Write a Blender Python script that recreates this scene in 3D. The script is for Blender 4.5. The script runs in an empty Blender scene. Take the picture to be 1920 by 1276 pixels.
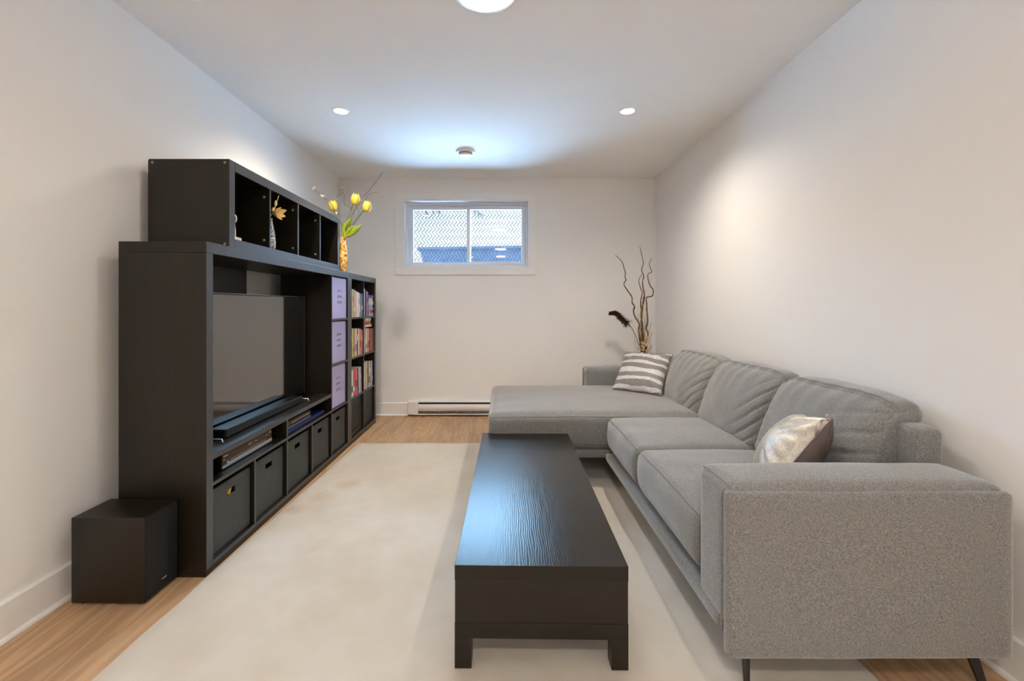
import bpy, bmesh, math, random
from mathutils import Vector, Matrix, noise as mnoise

random.seed(7)
SC = bpy.context.scene
COL = SC.collection
PI = math.pi

# ------------------------------------------------------------------ camera, sky, exposure
F_PX = 829.0
cam_d = bpy.data.cameras.new('camera')
cam = bpy.data.objects.new('camera', cam_d)
COL.objects.link(cam)
cam.location = (0, 0, 1.2)
cam.rotation_euler = (PI / 2, 0, 0)
cam_d.sensor_width = 36
cam_d.sensor_fit = 'HORIZONTAL'
cam_d.lens = F_PX / 1920 * 36
cam_d.shift_x = 17 / 1920
cam_d.shift_y = -64 / 1920
cam_d.clip_start = 0.02
SC.camera = cam

SKY = (0.38, 0.66, 1.0)
SKY_S = 33.0
DISC_COL, DISC_S, DISC2_S = (1.0, 0.96, 0.90), 48.0, 165.0
SPOT_COL, SPOT_W, SPOT2_W = (1.0, 0.885, 0.74), 98.0, 4.0
SPOT_LENS = 25.0
SUN_COL, SUN_S = (0.52, 0.74, 1.0), 95.0

world = bpy.data.worlds.new('overcast_sky')
SC.world = world
world.use_nodes = True
bg = world.node_tree.nodes['Background']
bg.inputs[0].default_value = (*SKY, 1)
bg.inputs[1].default_value = SKY_S

sun_d = bpy.data.lights.new('sun', 'SUN')
sun_d.energy = SUN_S
sun_d.color = SUN_COL
sun_d.angle = math.radians(2)
sun = bpy.data.objects.new('sun', sun_d)
COL.objects.link(sun)
sun.rotation_euler = Vector((0.72, -0.05, 0.66)).to_track_quat('Z', 'Y').to_euler()

SC.view_settings.view_transform = 'Standard'
SC.view_settings.look = 'None'
SC.view_settings.gamma = 1
SC.view_settings.use_curve_mapping = False
SC.view_settings.exposure = 0.06
SC.cycles.diffuse_bounces = 6
SC.cycles.max_bounces = 12
SC.cycles.sample_clamp_indirect = 0.0
SC.cycles.caustics_reflective = False
SC.cycles.caustics_refractive = False

# ------------------------------------------------------------------ materials
MATS = {}


def srgb(r, g, b):
    f = lambda c: (c / 255 / 12.92) if c / 255 <= 0.04045 else ((c / 255 + 0.055) / 1.055) ** 2.4
    return (f(r), f(g), f(b))


class NT:
    """small wrapper to wire node materials"""
    def __init__(s, name):
        s.m = bpy.data.materials.new(name)
        s.m.use_nodes = True
        s.t = s.m.node_tree
        s.b = s.t.nodes['Principled BSDF']
        MATS[name] = s.m

    def n(s, kind, **kw):
        nd = s.t.nodes.new(kind)
        for k, v in kw.items():
            if k.startswith('i_'):
                key = k[2:]
                key = int(key) if key.isdigit() else key.replace('_', ' ')
                nd.inputs[key].default_value = v
            else:
                setattr(nd, k, v)
        return nd

    def l(s, a, b):
        s.t.links.new(a, b)

    def set(s, **kw):
        for k, v in kw.items():
            s.b.inputs[k.replace('_', ' ')].default_value = v

    def coords(s, scale=(1, 1, 1), space='Object'):
        tc = s.n('ShaderNodeTexCoord')
        mp = s.n('ShaderNodeMapping')
        mp.inputs['Scale'].default_value = scale
        s.l(tc.outputs[space], mp.inputs['Vector'])
        return mp.outputs['Vector']

    def noise(s, vec, scale, detail=4, rough=0.6):
        nz = s.n('ShaderNodeTexNoise')
        nz.inputs['Scale'].default_value = scale
        nz.inputs['Detail'].default_value = detail
        nz.inputs['Roughness'].default_value = rough
        s.l(vec, nz.inputs['Vector'])
        return nz.outputs['Fac']

    def ramp(s, fac, stops):
        r = s.n('ShaderNodeValToRGB')
        e = r.color_ramp.elements
        while len(e) < len(stops):
            e.new(0.5)
        for el, (p, c) in zip(e, stops):
            el.position = p
            el.color = (*c, 1) if len(c) == 3 else c
        s.l(fac, r.inputs['Fac'])
        return r.outputs['Color']

    def mix(s, fac, a, b, mode='MIX'):
        m = s.n('ShaderNodeMix', data_type='RGBA', blend_type=mode)
        if isinstance(fac, (int, float)):
            m.inputs[0].default_value = fac
        else:
            s.l(fac, m.inputs[0])
        for v, i in ((a, 6), (b, 7)):
            if isinstance(v, tuple):
                m.inputs[i].default_value = (*v, 1)
            else:
                s.l(v, m.inputs[i])
        return m.outputs[2]

    def math(s, op, a, b=None):
        m = s.n('ShaderNodeMath', operation=op)
        for v, i in ((a, 0), (b, 1)):
            if v is None:
                continue
            if isinstance(v, (int, float)):
                m.inputs[i].default_value = v
            else:
                s.l(v, m.inputs[i])
        return m.outputs[0]

    def color(s, c):
        if isinstance(c, tuple):
            s.b.inputs['Base Color'].default_value = (*c, 1)
        else:
            s.l(c, s.b.inputs['Base Color'])

    def bump(s, h, strength=0.3, dist=0.002):
        bp = s.n('ShaderNodeBump')
        bp.inputs['Strength'].default_value = strength
        bp.inputs['Distance'].default_value = dist
        s.l(h, bp.inputs['Height'])
        s.l(bp.outputs['Normal'], s.b.inputs['Normal'])


def plain(name, c, rough=0.5, metal=0.0, spec=0.5, var=0.06, nscale=14, bump=0.0):
    t = NT(name)
    v = t.coords()
    f = t.noise(v, nscale, 3)
    lo = tuple(x * (1 - var) for x in c)
    hi = tuple(min(1, x * (1 + var)) for x in c)
    t.color(t.ramp(f, [(0.3, lo), (0.7, hi)]))
    t.set(Roughness=rough, Metallic=metal)
    t.b.inputs['Specular IOR Level'].default_value = spec
    if bump:
        t.bump(t.noise(v, nscale * 30, 2), bump, 0.001)
    return t.m


def emit(name, c, s):
    t = NT(name)
    t.color((0.8, 0.8, 0.8))
    t.b.inputs['Emission Color'].default_value = (*c, 1)
    t.b.inputs['Emission Strength'].default_value = s
    return t.m


plain('wall_paint', (0.875, 0.866, 0.852), 0.75, spec=0.25, var=0.01, nscale=2, bump=0.06)
plain('ceiling_paint', (0.92, 0.91, 0.89), 0.85, spec=0.15, var=0.01, nscale=2)
plain('trim_paint', (0.88, 0.87, 0.855), 0.4, var=0.01)
plain('white_vinyl', (0.84, 0.88, 0.94), 0.35, var=0.01)  # blue tint stands in for daylight glow on the window frame
plain('white_metal', (0.80, 0.78, 0.77), 0.35, var=0.02)
plain('dark_slot', (0.10, 0.085, 0.08), 0.6)
plain('white_plastic', (0.86, 0.86, 0.86), 0.4, var=0.02)
plain('grey_plastic', (0.22, 0.22, 0.22), 0.5)
plain('black_plastic', (0.008, 0.008, 0.009), 0.32)
plain('black_gloss', (0.006, 0.006, 0.007), 0.15)
plain('speaker_cloth', (0.006, 0.006, 0.007), 0.7, bump=0.4, nscale=30)
plain('chrome', (0.75, 0.75, 0.76), 0.2, 1.0)
plain('silver_trim', (0.55, 0.54, 0.52), 0.35, 0.8)
plain('leg_metal', (0.035, 0.028, 0.026), 0.45, 0.3)
plain('bin_fabric', (0.046, 0.050, 0.050), 0.62, spec=0.5, var=0.12, nscale=40, bump=0.25)
plain('mark_white', (0.6, 0.6, 0.58), 0.5)
plain('player_brown', (0.055, 0.035, 0.022), 0.35, 0.3)
plain('folder_blue', (0.012, 0.022, 0.13), 0.45)
plain('edge_band_sheen', (0.060, 0.061, 0.064), 0.38, var=0.08)
plain('yellow_plastic', (0.65, 0.48, 0.05), 0.4)
plain('snow', (0.86, 0.89, 0.95), 0.8, spec=0.2, bump=0.3, nscale=6)
plain('blue_grey_siding', (0.017, 0.0190, 0.0240), 0.9, spec=0.0, var=0.18, nscale=5)
plain('brown_siding', (0.092, 0.060, 0.043), 0.9, spec=0.0, var=0.1, nscale=3)  # dark tone chosen so the added sky screen comes out near white
plain('galvanised_wire', (0.010, 0.0085, 0.0075), 0.9, spec=0.0)
plain('evergreen', (0.008, 0.010, 0.010), 0.9, spec=0.0, var=0.3)
plain('bark', (0.014, 0.011, 0.009), 0.9, spec=0.0, var=0.3)
plain('lilac_plastic', srgb(178, 172, 216), 0.3, var=0.04, nscale=6)
plain('book_pages', (0.68, 0.62, 0.52), 0.8, bump=0.3)
plain('petal_yellow', srgb(250, 216, 78), 0.5, var=0.10, nscale=14)
plain('petal_peach', srgb(252, 218, 150), 0.5, var=0.15, nscale=60)
plain('bud_white', srgb(240, 225, 195), 0.6, var=0.1, nscale=60)
plain('leaf_green', srgb(140, 160, 40), 0.45, var=0.25, nscale=30)
plain('stem_green', srgb(90, 95, 45), 0.6)
plain('twig_brown', srgb(85, 60, 40), 0.7, var=0.3, nscale=60)
plain('plume_maroon', srgb(62, 22, 20), 0.85, var=0.35, nscale=60)
plain('dry_grass', srgb(165, 130, 80), 0.8, var=0.3, nscale=50)
plain('dry_cream', srgb(232, 205, 165), 0.8, var=0.15, nscale=90)
plain('stoneware', (0.10, 0.06, 0.04), 0.35, var=0.2)
plain('ivory', srgb(225, 210, 185), 0.5)
plain('satin_grey', srgb(112, 98, 94), 0.38, var=0.08, nscale=12, spec=0.6)
plain('ribbon', srgb(190, 172, 165), 0.4)
plain('seam_thread', (0.22, 0.22, 0.215), 0.9)

# curly willow twigs: dark with tan patches
t = NT('willow')
t.color(t.ramp(t.noise(t.coords(), 22, 3), [(0.38, srgb(48, 34, 28)), (0.62, srgb(150, 110, 60))]))
t.set(Roughness=0.7)

# dark wood veneer; long grain axis per use
def dark_wood(name, axis, rough=0.40, base=(0.0050, 0.0032, 0.0010), hi=(0.0125, 0.0082, 0.0026)):
    t = NT(name)
    sc = [60, 60, 60]
    sc[axis] = 2.5
    v = t.coords(tuple(sc))
    f = t.noise(v, 1.0, 6, 0.65)
    t.color(t.ramp(f, [(0.3, base), (0.75, hi)]))
    t.set(Roughness=rough)
    t.b.inputs['Specular IOR Level'].default_value = 0.5
    if name == 'table_wood':       # open, wavy grain you can see in the sheen
        wv = t.n('ShaderNodeTexWave', wave_type='BANDS', bands_direction='X')
        wv.inputs['Scale'].default_value = 38
        wv.inputs['Distortion'].default_value = 9
        wv.inputs['Detail'].default_value = 3
        wv.inputs['Detail Scale'].default_value = 1.2
        t.l(t.coords((1, .22, 1)), wv.inputs['Vector'])
        t.bump(t.math('ADD', t.math('MULTIPLY', wv.outputs['Fac'], 0.6), f), 0.22, 0.0012)
    else:
        t.bump(f, 0.18, 0.0012)
    return t.m
dark_wood('black_brown_z', 2)
dark_wood('black_brown_y', 1)
dark_wood('table_wood', 1, 0.26)
dark_wood('table_wood_x', 0, 0.38, (0.0065, 0.0036, 0.0016), (0.0135, 0.0078, 0.0032))

# oak planks
t = NT('oak_plank')
oi = t.n('ShaderNodeObjectInfo')
tc = t.n('ShaderNodeTexCoord')
ad = t.n('ShaderNodeVectorMath', operation='MULTIPLY_ADD')
t.l(oi.outputs['Random'], ad.inputs[0])
ad.inputs[1].default_value = (13, 37, 5)
t.l(tc.outputs['Object'], ad.inputs[2])
mp = t.n('ShaderNodeMapping')
mp.inputs['Scale'].default_value = (16, 1.3, 1)
t.l(ad.outputs[0], mp.inputs['Vector'])
mp.inputs['Scale'].default_value = (7.0, 0.8, 1)
gn = t.noise(mp.outputs['Vector'], 1.0, 2, 0.5)
rings = t.math('ADD', t.math('MULTIPLY', t.math('SINE', t.math('MULTIPLY', gn, 55.0)), 0.5), 0.5)
blotch = t.noise(mp.outputs['Vector'], 2.3, 4, 0.6)
rings = t.math('ADD', t.math('MULTIPLY', rings, 0.45), t.math('MULTIPLY', blotch, 0.6))
mp2 = t.n('ShaderNodeMapping')
mp2.inputs['Scale'].default_value = (120, 3, 1)
t.l(ad.outputs[0], mp2.inputs['Vector'])
fine = t.noise(mp2.outputs['Vector'], 1.0, 4)
c1 = t.ramp(rings, [(0.2, srgb(206, 170, 132)), (0.85, srgb(170, 132, 98))])
c2 = t.mix(t.math('MULTIPLY', fine, 0.45), c1, srgb(205, 172, 136))
tint = t.ramp(oi.outputs['Random'], [(0.0, (0.86, 0.86, 0.86)), (1.0, (1.06, 1.05, 1.03))])
t.color(t.mix(1.0, c2, tint, 'MULTIPLY'))
t.set(Roughness=0.42)
t.bump(fine, 0.12, 0.001)

plain('subfloor', (0.08, 0.06, 0.045), 0.9)

# rug with worn stains
t = NT('rug_wool')
v = t.coords()
big = t.noise(v, 2.2, 3)
mid = t.noise(v, 14, 4)
fin = t.noise(v, 420, 2)
c = t.ramp(big, [(0.35, srgb(199, 190, 177)), (0.65, srgb(211, 205, 197))])
c = t.mix(t.math('MULTIPLY', mid, 0.28), c, srgb(192, 178, 154))
geo = t.n('ShaderNodeNewGeometry')
for (sx, sy, rad, amt) in ((-1.03, 2.95, 0.11, 0.7), (-1.13, 2.76, 0.10, 0.75), (-1.22, 2.58, 0.08, 0.8), (-0.62, 3.25, 0.14, 0.35), (-0.95, 2.2, 0.1, 0.25)):
    dn = t.n('ShaderNodeVectorMath', operation='DISTANCE')
    t.l(geo.outputs['Position'], dn.inputs[0])
    dn.inputs[1].default_value = (sx, sy, 0.02)
    g = t.math('SUBTRACT', 1.0, t.math('DIVIDE', dn.outputs['Value'], rad))
    g = t.math('MAXIMUM', g, 0.0)
    g = t.math('MULTIPLY', g, t.math('MULTIPLY', mid, amt * 1.3))
    c = t.mix(g, c, srgb(176, 142, 98))
t.color(c)
t.set(Roughness=0.95)
t.b.inputs['Specular IOR Level'].default_value = 0.1
t.b.inputs['Sheen Weight'].default_value = 0.25
t.bump(t.math('ADD', t.math('MULTIPLY', fin, 0.5), mid), 0.35, 0.006)

# heathered sofa cloth
t = NT('sofa_cloth')
v = t.coords((260, 260, 1100))
v2 = t.coords((1100, 1100, 240))
a = t.noise(v, 1.0, 2)
b = t.noise(v2, 1.0, 2)
sp = t.noise(t.coords(), 130, 3, 0.7)
w = t.math('ADD', t.math('ADD', t.math('MULTIPLY', a, 0.43), t.math('MULTIPLY', b, 0.43)), t.math('MULTIPLY', sp, 0.15))
t.color(t.ramp(w, [(0.39, (0.085, 0.083, 0.079)), (0.50, (0.212, 0.212, 0.210)), (0.62, (0.40, 0.398, 0.392))]))
t.set(Roughness=0.92)
t.b.inputs['Specular IOR Level'].default_value = 0.2
t.b.inputs['Sheen Weight'].default_value = 0.7
t.b.inputs['Sheen Roughness'].default_value = 0.4
t.bump(w, 0.45, 0.002)

# wicker baskets
t = NT('wicker_black')
v = t.coords()
wx = t.n('ShaderNodeTexWave', wave_type='BANDS', bands_direction='Z')
wx.inputs['Scale'].default_value = 28
t.l(v, wx.inputs['Vector'])
wy = t.n('ShaderNodeTexWave', wave_type='BANDS', bands_direction='Y')
wy.inputs['Scale'].default_value = 20
t.l(v, wy.inputs['Vector'])
h = t.math('MULTIPLY', wx.outputs['Fac'], wy.outputs['Fac'])
t.color(t.ramp(h, [(0.2, (0.002, 0.002, 0.002)), (0.9, (0.016, 0.014, 0.010))]))
t.set(Roughness=0.3)
t.bump(h, 0.7, 0.004)

# window glass, thin
t = NT('window_glass')
tr = t.n('ShaderNodeBsdfTransparent')
tr.inputs[0].default_value = (0.95, 0.98, 0.98, 1)
gl = t.n('ShaderNodeBsdfGlossy')
gl.inputs['Roughness'].default_value = 0.02
fr = t.n('ShaderNodeFresnel')
fr.inputs['IOR'].default_value = 1.5
ms = t.n('ShaderNodeMixShader')
t.l(fr.outputs[0], ms.inputs[0])
t.l(tr.outputs[0], ms.inputs[1])
t.l(gl.outputs[0], ms.inputs[2])
t.l(ms.outputs[0], t.t.nodes['Material Output'].inputs['Surface'])

# television glass
t = NT('screen_glass')
t.color((0.004, 0.004, 0.004))
t.set(Roughness=0.07, IOR=2.7)

# striped pillow cloth (local x right, z up)
t = NT('striped_cloth')
tc = t.n('ShaderNodeTexCoord')
sx = t.n('ShaderNodeSeparateXYZ')
t.l(tc.outputs['Object'], sx.inputs[0])
w1 = t.math('SINE', t.math('MULTIPLY', sx.outputs['X'], 11.0))
mp = t.n('ShaderNodeMapping')
mp.inputs['Scale'].default_value = (2.2, 0.01, 7.0)
t.l(tc.outputs['Object'], mp.inputs['Vector'])
nz = t.noise(mp.outputs['Vector'], 1.3, 1)
ph = t.math('ADD', t.math('MULTIPLY', sx.outputs['Z'], 12.6), t.math('MULTIPLY', w1, 0.10))
ph = t.math('ADD', ph, t.math('MULTIPLY', nz, 1.1))
fr = t.math('FRACT', t.math('ADD', ph, 10.22))
tri = t.math('ABSOLUTE', t.math('SUBTRACT', fr, 0.5))
band = t.math('LESS_THAN', tri, t.math('ADD', 0.13, t.math('MULTIPLY', t.noise(t.coords((4, .01, 9)), 1.5, 1), 0.16)))
glit = t.noise(t.coords(), 300, 2)
white = t.ramp(glit, [(0.35, srgb(140, 140, 142)), (0.6, srgb(222, 222, 222))])
t.color(t.mix(band, srgb(122, 116, 113), white))
t.set(Roughness=0.5)
t.bump(t.math('MULTIPLY', glit, band), 0.4, 0.002)

# silver sequin cloth
t = NT('silver_cloth')
g = t.noise(t.coords(), 260, 2)
g2 = t.noise(t.coords((6, 6, 14)), 1.0, 3)
f = t.math('ADD', t.math('MULTIPLY', g, 0.5), t.math('MULTIPLY', g2, 0.5))
t.color(t.ramp(f, [(0.38, srgb(168, 158, 148)), (0.62, srgb(232, 226, 214))]))
t.set(Roughness=0.35, Metallic=0.25)
t.bump(g, 0.4, 0.002)

# amber mosaic vase
t = NT('amber_mosaic')
vo = t.n('ShaderNodeTexVoronoi')
vo.inputs['Scale'].default_value = 75
t.l(t.coords((1, 1, .7)), vo.inputs['Vector'])
sep = t.n('ShaderNodeSeparateColor')
t.l(vo.outputs['Color'], sep.inputs[0])
t.color(t.ramp(sep.outputs[0], [(0.0, srgb(120, 70, 20)), (0.25, srgb(224, 150, 50)), (0.6, srgb(240, 190, 95)), (1.0, srgb(250, 225, 170))]))
t.set(Roughness=0.15)

# glittering crystal
t = NT('crystal_beads')
vo = t.n('ShaderNodeTexVoronoi')
vo.inputs['Scale'].default_value = 170
t.l(t.coords(), vo.inputs['Vector'])
sep = t.n('ShaderNodeSeparateColor')
t.l(vo.outputs['Color'], sep.inputs[0])
t.color(t.ramp(sep.outputs[0], [(0.1, (0.12, 0.12, 0.12)), (0.6, (0.55, 0.55, 0.54)), (0.95, (0.9, 0.9, 0.88))]))
t.set(Roughness=0.2, Metallic=0.4)
t.bump(vo.outputs['Distance'], 0.6, 0.004)

emit('disc_diffuser', DISC_COL, DISC_S)
emit('disc_diffuser_rear', DISC_COL, DISC2_S)
emit('spot_lens', SPOT_COL, SPOT_LENS)

M = MATS

# ------------------------------------------------------------------ mesh helpers
ORG = {}


class MB:
    def __init__(s):
        s.bm = bmesh.new()
        s.bev = False

    def _mat(s, faces, mat):
        for f in faces:
            f.material_index = mat

    def box(s, lo, hi, mat=0, bev=0.0, seg=2):
        x0, y0, z0 = lo
        x1, y1, z1 = hi
        vs = [s.bm.verts.new(p) for p in ((x0, y0, z0), (x1, y0, z0), (x1, y1, z0), (x0, y1, z0), (x0, y0, z1), (x1, y0, z1), (x1, y1, z1), (x0, y1, z1))]
        fs = [s.bm.faces.new([vs[i] for i in q]) for q in ((3, 2, 1, 0), (4, 5, 6, 7), (0, 1, 5, 4), (1, 2, 6, 5), (2, 3, 7, 6), (3, 0, 4, 7))]
        s._mat(fs, mat)
        if bev > 0:
            s.bev = True
            es = list({e for f in fs for e in f.edges})
            bmesh.ops.bevel(s.bm, geom=es, offset=bev, segments=seg, affect='EDGES', profile=0.5)
        return s

    def prism(s, poly, axis, a, b, mat=0):
        """polygon of 2D points extruded along axis from a to b"""
        def P(p, t):
            q = list(p)
            q.insert(axis, t)
            return q
        v0 = [s.bm.verts.new(P(p, a)) for p in poly]
        v1 = [s.bm.verts.new(P(p, b)) for p in poly]
        fs = [s.bm.faces.new(v0), s.bm.faces.new(list(reversed(v1)))]
        n = len(poly)
        for i in range(n):
            fs.append(s.bm.faces.new([v0[i], v1[i], v1[(i + 1) % n], v0[(i + 1) % n]]))
        s._mat(fs, mat)
        return s

    def tube(s, pts, rad, seg=6, mat=0, caps=True):
        pts = [Vector(p) for p in pts]
        n = len(pts)
        rs = rad if isinstance(rad, (list, tuple)) else [rad] * n
        up = Vector((0.3, 0.2, 0.93)).normalized()
        rings = []
        for i, p in enumerate(pts):
            d = (pts[min(i + 1, n - 1)] - pts[max(i - 1, 0)])
            d = d.normalized() if d.length > 1e-9 else Vector((0, 0, 1))
            u = d.cross(up)
            if u.length < 1e-3:
                u = d.cross(Vector((1, 0, 0)))
            u.normalize()
            w = d.cross(u)
            rings.append([s.bm.verts.new(p + (u * math.cos(2 * PI * k / seg) + w * math.sin(2 * PI * k / seg)) * rs[i]) for k in range(seg)])
        fs = []
        for i in range(n - 1):
            for k in range(seg):
                fs.append(s.bm.faces.new([rings[i][k], rings[i][(k + 1) % seg], rings[i + 1][(k + 1) % seg], rings[i + 1][k]]))
        if caps:
            fs.append(s.bm.faces.new(list(reversed(rings[0]))))
            fs.append(s.bm.faces.new(rings[-1]))
        s._mat(fs, mat)
        return s

    def lathe(s, c, prof, seg=24, mat=0, axis=2):
        """profile of (radius, height) turned about the axis through c"""
        c = Vector(c)
        rings = []
        for r, h in prof:
            ring = []
            if r < 1e-6:
                v = [0, 0, 0]
                v[axis] = h
                rings.append([s.bm.verts.new(c + Vector(v))])
                continue
            for k in range(seg):
                a = 2 * PI * k / seg
                v = [0, 0, 0]
                v[axis] = h
                v[(axis + 1) % 3] = r * math.cos(a)
                v[(axis + 2) % 3] = r * math.sin(a)
                ring.append(s.bm.verts.new(c + Vector(v)))
            rings.append(ring)
        fs = []
        for a, b in zip(rings, rings[1:]):
            for k in range(seg):
                k2 = (k + 1) % seg
                if len(a) == 1 and len(b) == 1:
                    continue
                if len(a) == 1:
                    fs.append(s.bm.faces.new([a[0], b[k2], b[k]]))
                elif len(b) == 1:
                    fs.append(s.bm.faces.new([a[k], a[k2], b[0]]))
                else:
                    fs.append(s.bm.faces.new([a[k], a[k2], b[k2], b[k]]))
        s._mat(fs, mat)
        return s

    def sheet(s, fn, nu, nv, mat=0, closed_u=False):
        """grid surface fn(u,v), u,v in 0..1"""
        g = [[s.bm.verts.new(fn(i / nu, j / nv)) for j in range(nv + 1)] for i in range(nu + (0 if closed_u else 1))]
        fs = []
        m = len(g)
        for i in range(nu):
            for j in range(nv):
                fs.append(s.bm.faces.new([g[i][j], g[(i + 1) % m][j], g[(i + 1) % m][j + 1], g[i][j + 1]]))
        s._mat(fs, mat)
        return s

    def pad(s, c, h, r, n, shape=None, mat=0):
        """rounded, subdivided box with a shape function (p in -1..1, position) -> position"""
        c, h = Vector(c), Vector(h)

        def mp(p):
            q = Vector((p[0] * h[0], p[1] * h[1], p[2] * h[2]))
            inn = Vector([max(-(h[i] - r), min(h[i] - r, q[i])) for i in range(3)])
            d = q - inn
            pos = inn + d.normalized() * r if d.length > 1e-9 else q
            if shape:
                pos = shape(p, pos)
            return pos + c
        par = []
        for i in range(3):
            k = n[i]
            par.append([round(0.45 * x + 0.55 * math.sin(PI / 2 * x), 6) for x in [-1 + 2 * j / k for j in range(k + 1)]])
        cache = {}

        def V(p):
            if p not in cache:
                cache[p] = s.bm.verts.new(mp(p))
            return cache[p]
        fs = []
        for ax in range(3):
            b1, b2 = (ax + 1) % 3, (ax + 2) % 3
            for sd in (-1.0, 1.0):
                for i in range(n[b1]):
                    for j in range(n[b2]):
                        q = []
                        for (di, dj) in ((0, 0), (1, 0), (1, 1), (0, 1)):
                            p = [0, 0, 0]
                            p[ax] = sd
                            p[b1] = par[b1][i + di]
                            p[b2] = par[b2][j + dj]
                            q.append(V(tuple(p)))
                        if sd < 0:
                            q.reverse()
                        fs.append(s.bm.faces.new(q))
        s._mat(fs, mat)
        s.map = mp
        return s

    def build(s, name, mats, parent=None, origin=None, smooth=True, angle=None, weld=False):
        angle = angle if angle else (0.3 if s.bev else 0.95)
        if weld:
            bmesh.ops.remove_doubles(s.bm, verts=s.bm.verts, dist=1e-5)
        bmesh.ops.recalc_face_normals(s.bm, faces=s.bm.faces)
        off = Vector(origin) if origin is not None else (ORG.get(parent, Vector()) if parent is not None else Vector())
        if off.length:
            bmesh.ops.translate(s.bm, verts=s.bm.verts, vec=-off)
        me = bpy.data.meshes.new(name)
        s.bm.to_mesh(me)
        s.bm.free()
        for m in (mats if isinstance(mats, (list, tuple)) else [mats]):
            me.materials.append(M[m])
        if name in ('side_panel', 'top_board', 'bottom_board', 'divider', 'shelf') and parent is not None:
            me.materials.append(M['edge_band_sheen'])      # edging on board fronts, wall reflection put into its pale colour
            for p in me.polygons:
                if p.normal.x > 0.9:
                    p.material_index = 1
        if smooth:
            me.polygons.foreach_set('use_smooth', [True] * len(me.polygons))
            me.set_sharp_from_angle(angle=angle)
        o = bpy.data.objects.new(name, me)
        COL.objects.link(o)
        if parent is not None:
            o.parent = parent
            ORG[o] = ORG.get(parent, Vector())
        elif origin is not None:
            o.location = off
            ORG[o] = off
        else:
            ORG[o] = Vector()
        return o


def tag(o, label=None, cat=None, group=None, kind=None):
    if label:
        o['label'] = label
    if cat:
        o['category'] = cat
    if group:
        o['group'] = group
    if kind:
        o['kind'] = kind
    return o


def thing(name, label, cat, loc=(0, 0, 0), group=None, kind=None):
    """Empty at the base; parts are given in room coordinates"""
    o = bpy.data.objects.new(name, None)
    COL.objects.link(o)
    o.location = loc
    o.empty_display_size = 0.1
    ORG[o] = Vector(loc)
    return tag(o, label, cat, group, kind)


def local(o):
    """parts of this thing are given in its own coordinates"""
    ORG[o] = Vector()
    return o


def pt(px, py, d):
    """room point on the plane at depth d seen at a photo pixel"""
    return Vector(((px - 943) * d / F_PX, d, 1.2 - (py - 574) * d / F_PX))


# ------------------------------------------------------------------ room shell
XL, YB, ZC, YF = -1.80, 4.88, 2.61, -3.2


def xr(y):
    return 1.684 - 0.0113 * (4.88 - y)


fl = tag(MB().box((XL - .1, YF - .1, -0.12), (1.80, YB + .1, -0.012)).build('floor', 'subfloor', smooth=False), 'light oak plank floor of the room', kind='structure')
PW, PL = 0.19, 1.28
full = None
row = 0
x = XL + 0.004
while x < 1.70:
    y = YF + (-((row * 0.47) % 1.0)) * PL
    while y < YB + 0.02:
        a, b = max(y, YF), min(y + PL, YB + 0.02)
        if b - a > 0.05:
            L = b - a
            if L > PL - 1e-4 and full is not None:
                o = full.copy()
                COL.objects.link(o)
            else:
                mbx = MB()
                mbx.prism([(0.0, -0.010), (PW - .001, -0.010), (PW - .001, -0.0012), (PW - .0022, 0), (0.0012, 0), (0.0, -0.0012)], 1, 0, L - 0.001)
                o = mbx.build('plank', 'oak_plank', fl, smooth=False)
                if L > PL - 1e-4:
                    full = o
            o.parent = fl
            o.location = (x, a, 0)
        y += PL
    x += PW
    row += 1

# walls
m = MB().box((XL - .15, YF - .1, -0.1), (XL, YB + .3, ZC + .1))
tag(m.build('wall_left', 'wall_paint', smooth=False), 'left wall, warm white paint', kind='structure')
m = MB().prism([(xr(YF), YF - .1), (xr(YB), YB + .0), (xr(YB) + .2, YB + .3), (xr(YF) + .3, YF - .1)], 2, -0.1, ZC + .1)
tag(m.build('wall_right', 'wall_paint', smooth=False), 'right wall, warm white paint', kind='structure')
m = MB().box((XL - .15, YF - .2, -.1), (1.95, YF, ZC + .1))
tag(m.build('wall_front', 'wall_paint', smooth=False), 'wall behind the viewer', kind='structure')
m = MB().box((XL - .15, YF - .2, ZC), (1.95, YB + .3, ZC + .12))
tag(m.build('ceiling', 'ceiling_paint', smooth=False), 'flat painted ceiling', kind='structure')
# back wall with window opening
WX0, WX1, WZ0, WZ1 = -1.095, 0.288, 1.624, 2.371
m = MB()
m.box((XL - .1, YB, -.1), (WX0, YB + .18, ZC + .1))
m.box((WX1, YB, -.1), (1.80, YB + .18, ZC + .1))
m.box((WX0, YB, -.1), (WX1, YB + .18, WZ0))
m.box((WX0, YB, WZ1), (WX1, YB + .18, ZC + .1))
tag(m.build('wall_back', 'wall_paint', smooth=False), 'back wall with the small window', kind='structure')

# baseboards with shoe moulding
def base_profile(h=0.14, th=0.014):
    return [(0, 0), (th, 0), (th, h - .006), (th - .004, h), (0, h)]
def baseboard(side, a, b):
    a, b = Vector(a), Vector(b)
    d = (b - a).normalized()
    nrm = Vector((-d.y, d.x, 0))
    def ext(prof, z0=0):
        mm = MB()
        vs = []
        for p in (a, b):
            vs.append([mm.bm.verts.new(p + nrm * q[0] + Vector((0, 0, q[1] + z0))) for q in prof])
        n = len(prof)
        for i in range(n):
            mm.bm.faces.new([vs[0][i], vs[1][i], vs[1][(i + 1) % n], vs[0][(i + 1) % n]])
        mm.bm.faces.new(vs[0]); mm.bm.faces.new(list(reversed(vs[1])))
        return mm
    o = ext(base_profile()).build('baseboard_' + side, 'trim_paint', smooth=False)
    tag(o, 'white baseboard along the %s wall' % side, kind='structure')
    ext([(0.014, 0), (0.026, 0), (0.025, .008), (0.020, .014), (0.014, .016)]).build('shoe_moulding', 'trim_paint', o, smooth=False)
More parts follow.
